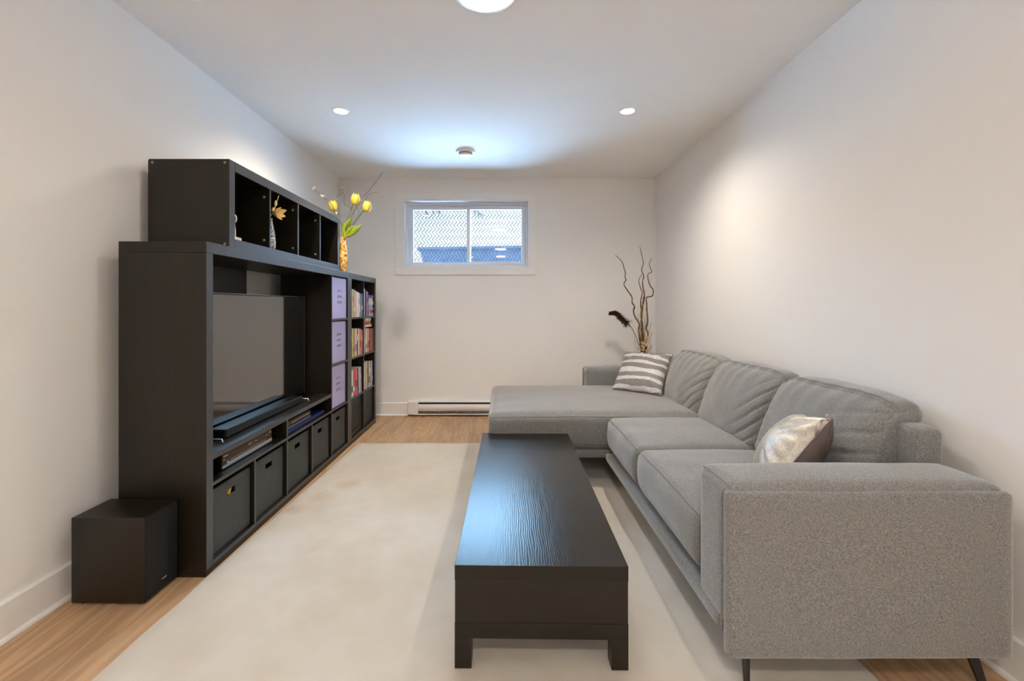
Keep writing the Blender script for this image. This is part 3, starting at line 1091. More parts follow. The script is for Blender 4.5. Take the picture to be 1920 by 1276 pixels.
# ------------------------------------------------------------------ television, soundbar, players
TX = -1.500
tv = thing('television', 'large flat black television standing in the unit and mirroring the room', 'television', (TX - .03, 2.73, .5305))
TY0, TY1, TZ0, TZ1 = 2.105, 3.343, .548, 1.270
MB().box((TX - .03, TY0, TZ0), (TX - .002, TY1, TZ1), bev=.003).build('bezel', 'black_gloss', tv)
MB().box((TX - .0019, TY0 + .008, TZ0 + .016), (TX, TY1 - .008, TZ1 - .008)).build('screen', 'screen_glass', tv, smooth=False)
MB().box((TX - .06, TY0 + .18, TZ0 + .02), (TX - .0305, TY1 - .18, TZ1 - .18), bev=.01).build('back_housing', 'black_plastic', tv)
m = MB().box((TX - .031, TY0 - .001, TZ1), (TX - .001, TY1 + .001, TZ1 + .0015)).box((TX - .031, TY1, TZ0), (TX - .001, TY1 + .0015, TZ1))
m.build('edge_trim', 'silver_trim', tv, smooth=False)
for yy in (2.165, 3.12):
    MB().tube([(TX - .018, yy, TZ0 + .012), (TX + .02, yy, .549), (-1.375, yy, .5485), (-1.372, yy, .5345)], .0042, 8).tube([(TX - .018, yy, TZ0 + .012), (TX - .09, yy, .5345)], .0042, 8).build('foot', 'chrome', tv)
sb = thing('soundbar', 'long low black soundbar in front of the television', 'speaker', (-1.44, 2.66, .5305))
MB().box((-1.484, 2.232, .536), (-1.400, 3.087, .578), bev=.004).build('body', 'black_plastic', sb)
MB().box((-1.3999, 2.24, .540), (-1.3965, 3.079, .573)).build('grille', 'speaker_cloth', sb, smooth=False)
for yy in (2.26, 3.05):
    MB().box((-1.47, yy, .5305), (-1.41, yy + .02, .5358)).build('rubber_foot', 'black_plastic', sb, smooth=False)

pl = thing('receiver', 'wide black disc receiver with silver strip in the left device niche', 'player', (-1.50, 2.37, ROWZ[1]))
pz = ROWZ[1] + .0005
MB().box((-1.655, 2.145, pz + .006), (-1.366, 2.607, pz + .078), bev=.003).build('case', 'black_plastic', pl)
MB().box((-1.3658, 2.147, pz + .022), (-1.3625, 2.605, pz + .077), bev=.001).build('front_panel', 'player_brown', pl)
MB().box((-1.3658, 2.147, pz + .0065), (-1.3605, 2.605, pz + .0215), bev=.001).build('lower_panel', 'silver_trim', pl)
MB().box((-1.3605, 2.20, pz + .0225), (-1.3600, 2.60, pz + .027)).build('silver_strip', 'mark_white', pl, smooth=False)
MB().lathe((-1.3623, 2.185, pz + .030), [(0, .006), (.007, .006), (.008, 0)], 16, axis=0).build('knob', 'silver_trim', pl)
m = MB()
for (ya, yb_, za, zb_) in ((2.155, 2.19, .062, .067), (2.155, 2.17, .046, .049), (2.37, 2.385, .056, .064), (2.395, 2.402, .054, .062), (2.43, 2.45, .056, .061), (2.575, 2.595, .062, .068), (2.54, 2.57, .056, .058)):
    m.box((-1.3624, ya, pz + za), (-1.3619, yb_, pz + zb_))
for k in range(26):
    m.box((-1.3624, 2.21 + k * .013, pz + .0315), (-1.3619, 2.216 + k * .013, pz + .036))
tag(m.build('markings', 'mark_white', pl, smooth=False), 'small pale lettering and buttons on the receiver front')
for yy in (2.18, 2.55):
    for xx in (-1.63, -1.40):
        MB().lathe((xx, yy, pz), [(0, 0), (.014, 0), (.014, .006)], 14).build('foot', 'black_plastic', pl)

fb = tag(MB().box((-1.655, 2.70, pz), (-1.345, 3.33, pz + .020), bev=.002).build('folder', 'folder_blue', origin=(-1.50, 3.0, pz)), 'flat dark blue folder under the small player in the right niche', 'folder')
lp = tag(MB().box((-1.64, 2.715, pz + .0205), (-1.362, 3.14, pz + .0265), bev=.0015).build('tablet', 'silver_trim', origin=(-1.50, 2.93, pz + .0205)), 'thin silver slab between blue folder and small player', 'tablet')
p2 = thing('disc_player', 'slim brownish disc player on the silver slab in the right niche', 'player', (-1.50, 2.93, pz + .027))
MB().box((-1.63, 2.72, pz + .027), (-1.369, 3.135, pz + .066), bev=.002).build('case', 'black_plastic', p2)
MB().box((-1.3688, 2.722, pz + .0275), (-1.3655, 3.133, pz + .0655), bev=.001).build('front_panel', 'player_brown', p2)
m = MB()
for k in range(14):
    m.box((-1.3654, 2.86 + k * .019, pz + .044), (-1.3650, 2.872 + k * .019, pz + .050))
m.box((-1.3654, 2.73, pz + .032), (-1.3650, 2.76, pz + .036))
m.build('buttons', 'mark_white', p2, smooth=False)

# subwoofer
sw = thing('subwoofer', 'black box subwoofer on the floor before the television unit', 'speaker', (-1.58, 1.86, 0))
MB().box((-1.732, 1.773, .010), (-1.437, 1.953, .352), bev=.003).build('cabinet', 'black_brown_z', sw)
MB().box((-1.4369, 1.778, .014), (-1.4345, 1.948, .348), bev=.001).build('side_cloth', 'speaker_cloth', sw)
MB().box((-1.4344, 1.86, .052), (-1.4338, 1.885, .0555)).build('badge', 'mark_white', sw, smooth=False)
for xx in (-1.70, -1.47):
    for yy in (1.80, 1.925):
        MB().lathe((xx, yy, 0), [(0, .0), (.014, 0), (.016, .0098)], 14).build('foot', 'black_plastic', sw)

# ------------------------------------------------------------------ coffee table
ct = local(thing('coffee_table', 'long low black-brown coffee table on the cream rug', 'table', (0.137, 2.2, RZ + .0015)))
ct.rotation_euler = (0, 0, -.0155)
hw, hl = .2835, .757
TH = .338
MB().box((-hw, -hl, TH - .05), (hw, hl, TH), bev=.0012).build('top', ['table_wood'], ct)
MB().box((-hw, -hl, .098), (hw, hl, .149), bev=.0012).build('lower_shelf', 'table_wood', ct)
for yy in (-hl + .001, hl - .051):
    MB().box((-hw + .001, yy, .1494), (hw - .001, yy + .05, TH - .0504), bev=.0008).build('end_panel', 'table_wood_x', ct)
MB().box((-hw + .02, -.025, .1494), (hw - .02, .025, TH - .0504), bev=.0008).build('middle_panel', 'table_wood_x', ct)
for sx_ in (-1, 1):
    for sy_ in (-1, 1):
        x0 = sx_ * hw - (.055 if sx_ > 0 else 0)
        y0 = sy_ * hl - (.055 if sy_ > 0 else 0)
        MB().box((x0, y0, 0), (x0 + .055, y0 + .055, .0976), bev=.001).build('leg', 'table_wood_x', ct)

# ------------------------------------------------------------------ sofa
sofa = thing('sofa', 'long grey fabric corner sofa with chaise along the right wall', 'sofa', (1.1, 2.8, 0))
SX = .685
def nz3(p, s):
    return mnoise.noise(Vector(p) * s)

def arm(y_out, y_in, x0, x1, ztop, near):
    s_ = 1 if near else -1
    ya, yb_ = sorted((y_out, y_out + s_ * .045))
    m = MB()
    def shp(p, pos):
        return pos + Vector((0, .004 * (1 - p[0] ** 2) * (1 - p[2] ** 2) * (-s_), .003 * nz3((pos.x, pos.y, 5), 5)))
    m.pad(((x0 + x1) / 2, (ya + yb_) / 2, (ztop - .018 + .13) / 2), ((x1 - x0) / 2, (yb_ - ya) / 2, (ztop - .018 - .13) / 2), .018, (24, 6, 24), shp)
    pan = m.build('arm_panel', 'sofa_cloth', sofa, angle=3)
    yc, yd = sorted((y_out + s_ * .012, y_in))
    m = MB()
    def shp2(p, pos):
        b = (1 - p[0] ** 4) * (1 - p[1] ** 2)
        pos = pos + Vector((0, 0, .010 * b if p[2] > 0 else 0))
        pos.z += .004 * nz3((pos.x, pos.y, 1), 5)
        return pos
    m.pad(((x0 + x1) / 2, (yc + yd) / 2, (ztop + .20) / 2), ((x1 - x0) / 2 - .006, (yd - yc) / 2, (ztop - .20) / 2), .034, (28, 12, 18), shp2)
    mp = m.map
    pad_ = m.build('arm_cushion', 'sofa_cloth', sofa, angle=3)
    # seam along the outer edge of the panel
    r = .018
    pts = []
    yy = y_out + s_ * .044
    for (cx, cz, a0) in ((x0 + .03, ztop - .045, PI), (x1 - .03, ztop - .045, PI / 2)):
        if a0 == PI:
            pts.append((x0 - .001, yy, .2))
        for k in range(7):
            a = a0 - k * PI / 12
            pts.append((cx + .031 * math.cos(a), yy, cz + .031 * math.sin(a)))
    pts.append((x1 + .001, yy, .2))
    MB().tube(pts, .0035, 6).build('piping', 'sofa_cloth', pan)
    # seam at the front edge of the cushion
    pts = [mp((-.985, py_, .99)) for py_ in [-1 + .1 * k for k in range(21)]]
    MB().tube(pts, .0022, 5).build('seam', 'seam_thread', pad_)
arm(1.332, 1.560, .680, 1.548, .655, True)
arm(4.240, 4.030, .760, 1.560, .640, False)

# back frame
MB().pad((1.512, 2.86, .485), (.052, 1.30, .285), .025, (8, 30, 14)).build('back_frame', 'sofa_cloth', sofa, angle=3)

# rails
def railpad(lo, hi, name='base_rail'):
    lo, hi = Vector(lo), Vector(hi)
    return MB().pad((lo + hi) / 2, (hi - lo) / 2, .014, (16, 16, 6)).build(name, 'sofa_cloth', sofa, angle=3)
railpad((SX - .003, 1.380, .175), (1.50, 2.95, .226))
railpad((-.085, 2.955, .185), (1.50, 4.02, .240))

def seat(y0, y1, x0, x1, z0, z1, crown, fb=.02):
    m = MB()
    def shp(p, pos):
        cx, cy = 1 - p[0] ** 2, 1 - abs(p[1]) ** 3
        if p[2] > 0:
            pos = pos + Vector((0, 0, p[2] * crown * (0.35 + .65 * max(0, cx)) * cy))
            pos.z += .004 * nz3((pos.x, pos.y, 2), 6)
        if p[0] < 0:
            pos.x -= fb * (-p[0]) * (1 - p[2] ** 2) * cy ** .5 if cy > 0 else 0
            if p[2] < 0:
                pos.x += .028 * p[2] * p[2] * (-p[0])
        pos.x += .004 * nz3((pos.x, pos.y, pos.z), 7)
        return pos
    m.pad(((x0 + x1) / 2, (y0 + y1) / 2, (z0 + z1) / 2), ((x1 - x0) / 2, (y1 - y0) / 2, (z1 - z0) / 2), .042, (36, 36, 16), shp)
    mp = m.map
    o = m.build('seat_cushion', 'sofa_cloth', sofa, angle=3)
    off = Vector((-.001, 0, .001))
    pts = [mp((-1, q, .93)) + off for q in [-.97 + 1.94 * k / 30 for k in range(31)]]
    MB().tube(pts, .0024, 5).build('seam', 'seam_thread', o)
    return o
seat(1.566, 2.298, .698, 1.36, .230, .462, .026)
seat(2.302, 2.950, .698, 1.36, .230, .462, .026)

# chaise
m = MB()
def shp(p, pos):
    cx, cy = 1 - p[0] ** 4, 1 - p[1] ** 4
    if p[2] > 0:
        pos = pos + Vector((0, 0, p[2] * .022 * max(0, cx) * max(0, cy)))
        pos.z += .004 * nz3((pos.x, pos.y, 2), 4)
    if p[1] < 0:
        pos.y -= .012 * (-p[1]) * (1 - p[2] ** 2)
    return pos
m.pad((.62, 3.49, .362), (.72, .535, .122), .05, (44, 36, 14), shp)
mp = m.map
ch = m.build('chaise_cushion', 'sofa_cloth', sofa, angle=3)
MB().tube([mp((q, -1, .86)) + Vector((0, -.0012, 0)) for q in [-.98 + 1.6 * k / 30 for k in range(31)]], .0022, 5).build('seam', 'seam_thread', ch)
MB().tube([mp((q, -1, -.62)) + Vector((0, -.0012, 0)) for q in [-.98 + 1.6 * k / 30 for k in range(31)]], .0022, 5).build('seam', 'seam_thread', ch)
MB().tube([mp((-1, q, .86)) + Vector((-.0012, 0, 0)) for q in [-.98 + 1.96 * k / 30 for k in range(31)]], .0022, 5).build('seam', 'seam_thread', ch)

# back cushions
def crease(x):
    return -(1 - abs(math.sin(x))) ** 5
def back_cushion(y0, y1, seed, near_creases):
    m = MB()
    hY = (y1 - y0) / 2
    H = .20
    def shp(p, pos):
        u, v, w = p           # thickness, along, up
        # lean: top sits further back
        z = pos.z
        cyl = max(0.0, 1 - abs(v) ** 2.6)
        if u < 0:             # front face bulges
            pos.x += u * .045 * (1 - w * w) * cyl
            pos.x += -u * .03 * max(0, w) ** 2
        pos.x += .235 * (z + H) / (2 * H) * 0.62
        if w > 0:
            pos.z += w * (.022 * cyl - .018 * abs(v) ** 6)
            # the middle of the top sags a little
            pos.z -= w * .012 * math.exp(-((v - .1) / .5) ** 2) * (1 - u) * .5
        pos.z += .006 * nz3((pos.x, pos.y + seed, pos.z), 5)
        if u < 0.2:
            dn = (v + 1)       # 0 at the near end
            k = math.exp(-(dn / .42) ** 2)
            ph = (pos.z * 46 + dn * near_creases + 2.6 * nz3((seed, pos.y * 2.2, pos.z * 3.5), 1.0))
            am = .75 + .8 * nz3((seed * 2, pos.y * 4, pos.z * 6), 1.0)
            pos.x += .036 * am * k * (1 - abs(math.sin(ph))) ** 4 * (1 - abs(w) ** 4)
            pos.x -= .010 * k * (1 - w * w)
            k2 = math.exp(-((1 - v) / .25) ** 2)
            pos.x += .009 * k2 * (1 - abs(math.sin(pos.z * 40 - v * 6 + seed))) ** 3 * (1 - abs(w) ** 3)
            # soft folds falling from the top seam
            k3 = max(0, w) ** 1.5
            pos.x += .0045 * k3 * math.sin(pos.y * 62 + seed * 3 + 3 * nz3((pos.y, seed, pos.z), 4))
            pos.x += .007 * nz3((pos.y * 1.6, pos.z * 2.2, seed), 4)
        return pos
    m.pad((1.372, (y0 + y1) / 2, .638), (.088, hY, H), .055, (14, 64, 52), shp)
    mp = m.map
    o = m.build('back_cushion', 'sofa_cloth', sofa, angle=3)
    for uu in (-.62, ):
        MB().tube([mp((uu, q, 1)) + Vector((-.0005, 0, .0008)) for q in [-.96 + 1.92 * k / 40 for k in range(41)]], .0024, 5).build('seam', 'seam_thread', o)
    MB().tube([mp((-.55, -1, q)) + Vector((0, -.001, 0)) for q in [-.9 + 1.8 * k / 24 for k in range(25)]], .0022, 5).build('seam', 'seam_thread', o)
back_cushion(1.64, 2.315, 1.0, 3)
back_cushion(2.30, 2.985, 4.0, 11)
back_cushion(2.97, 3.70, 8.0, 11)

# legs: flat tapered metal blades
def blade(x, y, dx, dy, wx=.040, wy=.014):
    m = MB()
    top = [(x - wx / 2, y - wy / 2), (x + wx / 2, y - wy / 2), (x + wx / 2, y + wy / 2), (x - wx / 2, y + wy / 2)]
    k = .55
    zb = .0155 if x + dx < 1.19 and y + dy < 3.84 else .0005
    v1 = [m.bm.verts.new((a, b, .176)) for a, b in top]
    v0 = [m.bm.verts.new((x + dx + (a - x) * k, y + dy + (b - y) * k, zb)) for a, b in top]
    m.bm.faces.new(v1)
    m.bm.faces.new(list(reversed(v0)))
    for i in range(4):
        m.bm.faces.new([v0[i], v0[(i + 1) % 4], v1[(i + 1) % 4], v1[i]])
    m.build('leg', 'leg_metal', sofa, smooth=False)
blade(.765, 1.400, -.004, -.02, .014, .04)
blade(1.455, 1.400, .050, -.02)
blade(.02, 3.02, -.03, -.01)
blade(.02, 3.95, -.03, .01)
blade(1.45, 4.0, .03, .02)
blade(.80, 4.0, -.02, .02)

# ------------------------------------------------------------------ pillows
def pillow(o, a, b, T, front, back, seed, wr=.006, pinch=.07):
    """local: x right, z up, y thickness (front is -y)"""
    local(o)
    def outline(u, v):
        x = u * a * (1 - pinch * (1 - v * v))
        z = v * b * (1 - pinch * (1 - u * u))
        return x, z
    def surf(s_):
        def f(uu, vv):
            u, v = -1 + 2 * uu, -1 + 2 * vv
            u, v = math.sin(u * PI / 2), math.sin(v * PI / 2)
            x, z = outline(u, v)
            th = T * (max(0, (1 - u * u) * (1 - v * v))) ** .42
            e = (1 - (1 - u * u) * (1 - v * v))
            th *= 1 + .05 * mnoise.noise(Vector((x * 9, z * 9, seed)))
            th += wr * e * (1 - max(u * u, v * v) ** 4) * math.sin(math.atan2(z, x) * 17 + seed) * min(1, th / .02)
            return Vector((x, s_ * th, z))
        return f
    MB().sheet(surf(-1), 44, 44).build('front_cover', front, o, angle=3)
    MB().sheet(surf(1), 44, 44).build('back_cover', back, o, angle=3)
    pts = []
    for k in range(81):
        q = 4 * k / 80
        i, f = int(q) % 4, q - int(q)
        f = math.sin((-1 + 2 * f) * PI / 2)
        u, v = ((f, -1), (1, f), (-f, 1), (-1, -f))[i]
        x, z = outline(u, v)
        pts.append((x, 0, z))
    MB().tube(pts, .0035, 6, caps=False).build('piping', back, o)

def frame(o, right, up, loc):
    right = Vector(right).normalized()
    up = Vector(up)
    up = (up - right * up.dot(right)).normalized()
    back = up.cross(right)
    mt = Matrix((right, back, up)).transposed().to_4x4()
    mt.translation = Vector(loc)
    o.matrix_world = mt
    o.location = loc
    o.rotation_euler = mt.to_euler()

p1 = thing('throw_pillow', 'grey pillow with glittering white wavy stripes on the chaise', 'pillow')
pillow(p1, .205, .215, .075, 'striped_cloth', 'satin_grey', 3.0)
frame(p1, (.80, -.60, 0), (.19, .30, .34), (1.165, 3.700, .648))
p2_ = thing('throw_pillow', 'silver pillow with dark satin back behind the near sofa arm', 'pillow')
pillow(p2_, .180, .180, .100, 'silver_cloth', 'satin_grey', 5.0, .009, .13)
frame(p2_, (-.36, -.92, .18), (.60, -.05, .78), (1.195, 1.840, .600))
m = MB()
m.sheet(lambda u, v: Vector((.185 + .02 * math.sin(u * 6) , -.012 - .016 * math.sin(u * PI) + .004 * v, .10 + .075 * u + .014 * (v - .5))), 14, 3)
m.sheet(lambda u, v: Vector((.190 + .022 * (v - .5), -.006 - .02 * math.sin(u * PI), .165 + .030 * u)), 10, 3)
rb = m.build('ribbon_tie', 'ribbon', p2_, angle=3)
sol = rb.modifiers.new('thickness', 'SOLIDIFY')
sol.thickness = .002

# ------------------------------------------------------------------ dried arrangement in the corner
VD = 4.55
def zp(zx, zy):
    return pt(1120 + zx / 5.55, 450 + zy / 5.548, VD)
vx = zp(478, 1150)
vs = tag(MB().lathe((vx.x, VD, 0), [(0, .001), (.07, .001), (.085, .03), (.095, .18), (.08, .40), (.05, .52), (.042, .58), (.052, .63), (.046, .63), (.036, .58), (.044, .50), (.07, .38), (.08, .1), (0, .02)], 32).build('floor_vase', 'stoneware', origin=(vx.x, VD, 0)),
         'tall dark floor vase in the corner behind the sofa', 'vase')
def smooth_path(pts, n=5):
    out = []
    P = [Vector(p) for p in pts]
    for i in range(len(P) - 1):
        p0, p1_, p2x, p3 = P[max(i - 1, 0)], P[i], P[i + 1], P[min(i + 2, len(P) - 1)]
        for k in range(n):
            t_ = k / n
            out.append(.5 * ((2 * p1_) + (p2x - p0) * t_ + (2 * p0 - 5 * p1_ + 4 * p2x - p3) * t_ ** 2 + (3 * p1_ - p0 - 3 * p2x + p3) * t_ ** 3))
    out.append(P[-1])
    return out
branches = [
    ([(180, 160), (215, 185), (250, 235), (272, 300), (290, 345), (278, 380), (292, 415), (275, 460), (310, 530), (355, 590), (362, 650), (380, 690), (375, 735), (395, 800), (432, 870), (430, 930), (445, 1000), (458, 1160)], -.03, 'curly willow branch leaning left in the corner arrangement'),
    ([(448, 65), (470, 150), (480, 240), (465, 310), (490, 370), (470, 430), (480, 500), (495, 560), (475, 640), (468, 760), (462, 900), (470, 1160)], .02, 'tallest curly willow branch in the corner arrangement'),
    ([(462, 355), (432, 415), (440, 490), (465, 550), (452, 640), (455, 760), (465, 900), (476, 1160)], -.015, 'short curly willow branch with a bent tip beside the tallest one'),
    ([(582, 185), (555, 237), (565, 300), (577, 330), (540, 350), (535, 410), (560, 475), (592, 515), (575, 580), (518, 595), (522, 660), (515, 720), (528, 840), (515, 920), (525, 970), (515, 1080), (500, 1160)], .04, 'rightmost curly willow branch, strongly kinked, near the right wall'),
    ([(488, 500), (503, 560), (490, 640), (470, 690), (460, 780), (470, 900), (484, 1160)], .03, 'short curly willow branch hidden among the tall ones'),
]
for pts, dy, lab in branches:
    P = [zp(*p) for p in pts]
    for i, p in enumerate(P):
        f = 1 - i / (len(P) - 1)
        p.y += dy * f + .012 * math.sin(i * 2.1)
    P[-1].y = VD
    c0 = Vector((vx.x, VD, .60))
    P.append(Vector((vx.x + (P[-1].x - vx.x) * .6, VD + dy * .15, .59)))
    P.append(Vector((vx.x + (P[-1].x - vx.x) * .5, VD + dy * .3, .12)))
    Q = smooth_path(P, 4)
    n = len(Q)
    MBx = MB().tube(Q, [.0028 + .0055 * min(1, i / n * 1.4) for i in range(n)], 6)
    tag(MBx.build('willow_branch', 'willow', origin=P[-1]), lab, 'branch', 'curly willow branches')
# reed plume
rp = thing('reed_plume', 'drooping dark maroon reed plume left of the willow branches', 'reed', (vx.x, VD, .12))
stem = smooth_path([(vx.x - .005, VD, .12), zp(455, 1170), zp(430, 1080), zp(385, 960), zp(345, 895), zp(300, 845), zp(240, 790)], 5)
MB().tube(stem, .0035, 6).build('stem', 'dry_grass', rp)
m = MB()
sp_ = smooth_path([zp(305, 850), zp(240, 790), zp(185, 745), zp(122, 755)], 8)
random.seed(3)
m.tube(sp_, [.018 - .015 * abs(i / len(sp_) * 2 - .9) for i in range(len(sp_))], 7)
for i in range(420):
    t_ = random.random()
    p = sp_[int(t_ * (len(sp_) - 1))]
    L = .062 * (1.1 - .6 * t_)
    d = Vector((random.uniform(-.35, .5), random.uniform(-.7, .7), random.uniform(-1.2, .15))).normalized()
    m.tube([p, p + d * L], [.0045, .001], 3, caps=False)
tag(m.build('plume', 'plume_maroon', rp, smooth=False), kind='stuff')
# dried cream flower spikes and reddish stalks
for k, (pts, lab) in enumerate((([(465, 1165), (463, 1110), (462, 1055)], 'left cream dried flower spike low in the corner arrangement'), ([(508, 1165), (500, 1090), (498, 1000)], 'right cream dried flower spike low in the corner arrangement'))):
    o = thing('dried_flower', lab, 'flower', (vx.x, VD, .12), 'cream dried flowers')
    P = [zp(*p) - Vector((0, .03, 0)) for p in pts]
    MB().tube(smooth_path([(vx.x + .01 * (k - .5), VD - .01, .12), (vx.x + .03 * (k - .5), VD - .02, .60), P[0], P[-1]], 4), .003, 5).build('stem', 'dry_grass', o)
    m = MB()
    for i in range(46):
        t_ = random.random() ** .9
        p = P[0].lerp(P[2], t_) + Vector((random.uniform(-.014, .014), random.uniform(-.014, .014), 0))
        r = random.uniform(.006, .011)
        m.lathe(p, [(0, -r), (r, 0), (0, r * .8)], 5)
    tag(m.build('blossoms', 'dry_cream', o, smooth=False), kind='stuff')
m = MB()
random.seed(11)
for i in range(34):
    tx = random.uniform(400, 560)
    ty = random.uniform(690, 1050) + abs(tx - 470) * 1.2
    tip = zp(tx, ty)
    tip.y += random.uniform(-.05, .05)
    b0 = Vector((vx.x + random.uniform(-.02, .02), VD + random.uniform(-.02, .02), .15))
    b1 = Vector((vx.x + random.uniform(-.025, .025), VD + random.uniform(-.025, .025), .63))
    m.tube(smooth_path([b0, b1, b1.lerp(tip, .55) + Vector((random.uniform(-.01, .01), 0, 0)), tip], 3), [.0016] * 10, 4, mat=0 if i % 3 else 1)
o = m.build('dried_grass', ['dry_grass', 'plume_maroon'], origin=(vx.x, VD, .15))
tag(o, 'thin dried grass stalks around the willow branches', 'grass', kind='stuff')

# ------------------------------------------------------------------ tulip vase on the unit
TD = 3.742
def tp(zx, zy, d=TD):
    return pt(570 + zx / 6.38, 320 + zy / 6.38, d)
tvx = -1.352
tvz = UH + .0006
tvs = thing('flower_vase', 'slim amber and gold mosaic vase on the unit beside the cube shelf', 'vase', (tvx, TD, tvz))
MB().lathe((tvx, TD, tvz), [(0, 0), (.022, 0), (.026, .01), (.034, .06), (.037, .12), (.034, .18), (.025, .24), (.020, .285), (.023, .30), (.020, .30), (.017, .285), (.021, .24), (.030, .18), (.033, .12), (.030, .06), (.02, .012), (0, .01)], 28).build('body', 'amber_mosaic', tvs)
mouth = Vector((tvx, TD, tvz + .30))
foot = Vector((tvx, TD, tvz + .03))
def petal_fn(c, ax, side, L, W, cup, tipc):
    nrm = ax.cross(side)
    def f(u, v):
        w = W * (math.sin(PI * min(1, v * .88 + .10)) ** .7) * (1 - .55 * v ** 5)
        a = (u - .5) * 2
        r = cup * math.sin(PI * (.16 + .62 * v)) * (1 - tipc * v ** 3)
        return c + ax * (L * v) + side * (r - .25 * w * a * a) + nrm * (a * w)
    return f
def bloom(par, c, ax, L, W, cup, mat, n=6, tipc=.35):
    ax = ax.normalized()
    s0 = ax.cross(Vector((.3, 1, .1))).normalized()
    for k in range(n):
        a = 2 * PI * k / n
        s_ = (s0 * math.cos(a) + ax.cross(s0) * math.sin(a))
        o = MB().sheet(petal_fn(c - ax * (L * .3), ax, s_, L * (1 if k % 2 else .93), W, cup * (1 if k % 2 else .86), tipc), 6, 8).build('petal', mat, par, angle=3)
        sol = o.modifiers.new('thickness', 'SOLIDIFY')
        sol.thickness = .0012
def leaf(par, pts, W, mat='leaf_green', tw=.6):
    P = smooth_path(pts, 6)
    n = len(P) - 1
    def f(u, v):
        i = min(n, int(round(v * n)))
        d = (P[min(i + 1, n)] - P[max(i - 1, 0)]).normalized()
        s_ = d.cross(Vector((tw, -1, .35))).normalized()
        w = W * math.sin(PI * min(1, .08 + .92 * v)) ** .8 if v < 1 else .0008
        a = (u - .5) * 2
        return P[i] + s_ * (a * w) + d.cross(s_) * (.25 * w * a * a)
    o = MB().sheet(f, 4, n).build('leaf', mat, par, angle=3)
    sol = o.modifiers.new('thickness', 'SOLIDIFY')
    sol.thickness = .001
tul = [
    ((612, 365), [(490, 770), (500, 640), (575, 430), (595, 400)], 'upright yellow tulip, the taller of the two right of the shelf', 0),
    ((742, 445), [(500, 772), (575, 660), (690, 490), (715, 470)], 'rightmost yellow tulip leaning over the bookcase', 0.02),
    ((322, 425), [(478, 772), (440, 640), (380, 520), (340, 460)], 'left yellow tulip showing above the shelf top', 0.05),
]
for (bx, by), st, lab, dy in tul:
    o = thing('tulip', lab, 'flower', foot, 'yellow tulips')
    c = tp(bx, by)
    c.y += dy
    S = [tp(*q) for q in st]
    for i, q in enumerate(S):
        q.y += dy * i / 3
    S[0] = mouth.copy()
    base = c + (S[-1] - S[-2]).normalized() * -.02
    MB().tube(smooth_path([foot, mouth] + S[1:-1] + [base], 5), .0032, 6).build('stem', 'stem_green', o)
    bloom(o, c, (S[-1] - S[-2]) * .5 + Vector((0, 0, .05)), .098, .027, .036, 'petal_yellow', 6, .12)
    if dy == 0.02:
        leaf(o, [mouth, tp(540, 755), tp(620, 700), tp(690, 648)], .026)
        leaf(o, [mouth, tp(500, 740), tp(545, 690), tp(600, 655)], .018, tw=.1)
    elif dy == 0:
        leaf(o, [mouth, tp(490, 700), tp(530, 630), tp(562, 560)], .026)
    else:
        leaf(o, [mouth, tp(470, 730), tp(462, 690), tp(470, 620)], .022, tw=-.3)
tw_ = [([(495, 775), (560, 560), (680, 340), (800, 190), (932, -5)], 'long thin bare twig reaching up toward the ceiling', .0018),
       ([(500, 775), (640, 420), (722, 375), (735, 310), (775, 262), (862, 238)], 'thin curly twig bending right above the tulips', .0014),
       ([(490, 775), (600, 520), (540, 440), (470, 390), (462, 290), (440, 240), (360, 290)], 'thin curly twig looping left of the tulips', .0013),
       ([(505, 775), (600, 600), (655, 500), (620, 430), (580, 330), (690, 270)], 'thin curly twig behind the tall tulip', .0012)]
for pts, lab, r in tw_:
    P = [foot, mouth] + [tp(*q) + Vector((0, .012 * i, 0)) for i, q in enumerate(pts[1:])]
    tag(MB().tube(smooth_path(P, 5), r, 5).build('twig', 'twig_brown', origin=foot), lab, 'twig', 'bare twigs in the tulip vase')
bs = thing('blossom_spray', 'twig with small white blossoms rising left behind the cube shelf', 'flower', foot)
P = [foot, mouth] + [tp(*q) + Vector((0, .012, 0)) for q in ((430, 640), (365, 520), (330, 400), (235, 315), (130, 230), (85, 200))]
MB().tube(smooth_path(P, 5), .002, 5).build('stem', 'twig_brown', bs)
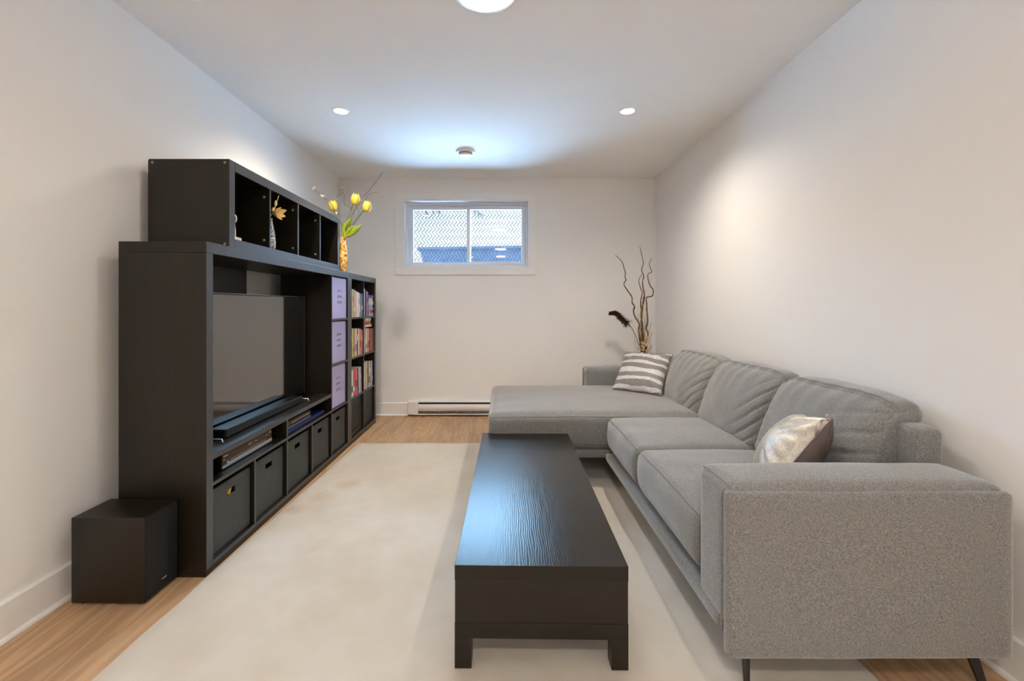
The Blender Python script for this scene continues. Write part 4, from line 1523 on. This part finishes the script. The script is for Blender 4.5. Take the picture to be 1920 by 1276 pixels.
for (q, n, r) in (((105, 208), 5, .010), ((215, 295), 5, .011), ((372, 500), 3, .008)):
    m = MB()
    for k in range(n):
        c = tp(q[0] + random.uniform(-18, 18), q[1] + random.uniform(-14, 14)) + Vector((0, .012, 0))
        m.lathe(c, [(0, -r), (r * .7, -r * .5), (r * .8, 0), (r * .5, r * .7), (0, r)], 8)
    m.build('blossom', 'bud_white', bs)

# ------------------------------------------------------------------ things in the cube shelf
fz = BZ0 + TB + .0006
fg = thing('figurine', 'small dark and white figurine on a pale base in the first cube', 'figurine', (-1.392, 2.285, fz))
fx, fy = -1.392, 2.285
MB().box((fx - .03, fy - .03, fz), (fx + .022, fy + .035, fz + .018), bev=.003).build('base', 'ivory', fg)
MB().tube([(fx, fy, fz + .018), (fx + .004, fy, fz + .05), (fx - .003, fy, fz + .085), (fx, fy, fz + .105)], [.011, .008, .010, .006], 10).build('body', 'chrome', fg)
m = MB()
m.tube([(fx + .016 * math.cos(2 * PI * k / 20), fy - .004, fz + .112 + .022 * math.sin(2 * PI * k / 20)) for k in range(21)], .0045, 7, caps=False)
m.build('head_ring', 'white_plastic', fg)
cv = thing('crystal_vase', 'small glittering crystal vase in the second cube', 'vase', (-1.402, 2.665, fz))
MB().lathe((-1.402, 2.665, fz), [(0, 0), (.024, 0), (.029, .01), (.030, .05), (.025, .10), (.016, .15), (.011, .18), (.013, .19), (.009, .188), (.008, .17), (0, .16)], 26).build('body', 'crystal_beads', cv)
ly = thing('lily', 'peach yellow lily with a pale bud in the crystal vase', 'flower', (-1.402, 2.665, fz + .162))
def lp_(zx, zy, d=2.655):
    return pt(420 + zx / 6.075, 300 + zy / 6.075, d)
mth = Vector((-1.402, 2.665, fz + .162))
MB().tube(smooth_path([mth, (-1.402, 2.665, fz + .20), lp_(565, 590), lp_(590, 500), lp_(608, 455), lp_(623, 405)], 4), .0025, 6).build('stem', 'petal_peach', ly)
c = lp_(600, 606)
bloom(ly, c, Vector((.8, -.3, -.02)), .062, .016, .024, 'petal_peach', 6, -1.6)
for q in ((590, 492), (560, 570)):
    cc = lp_(*q)
    MB().lathe(cc, [(0, -.018), (.007, -.010), (.009, 0), (.006, .012), (0, .020)], 10).build('bud', 'petal_peach', ly)

# dark reserve: nothing below this line
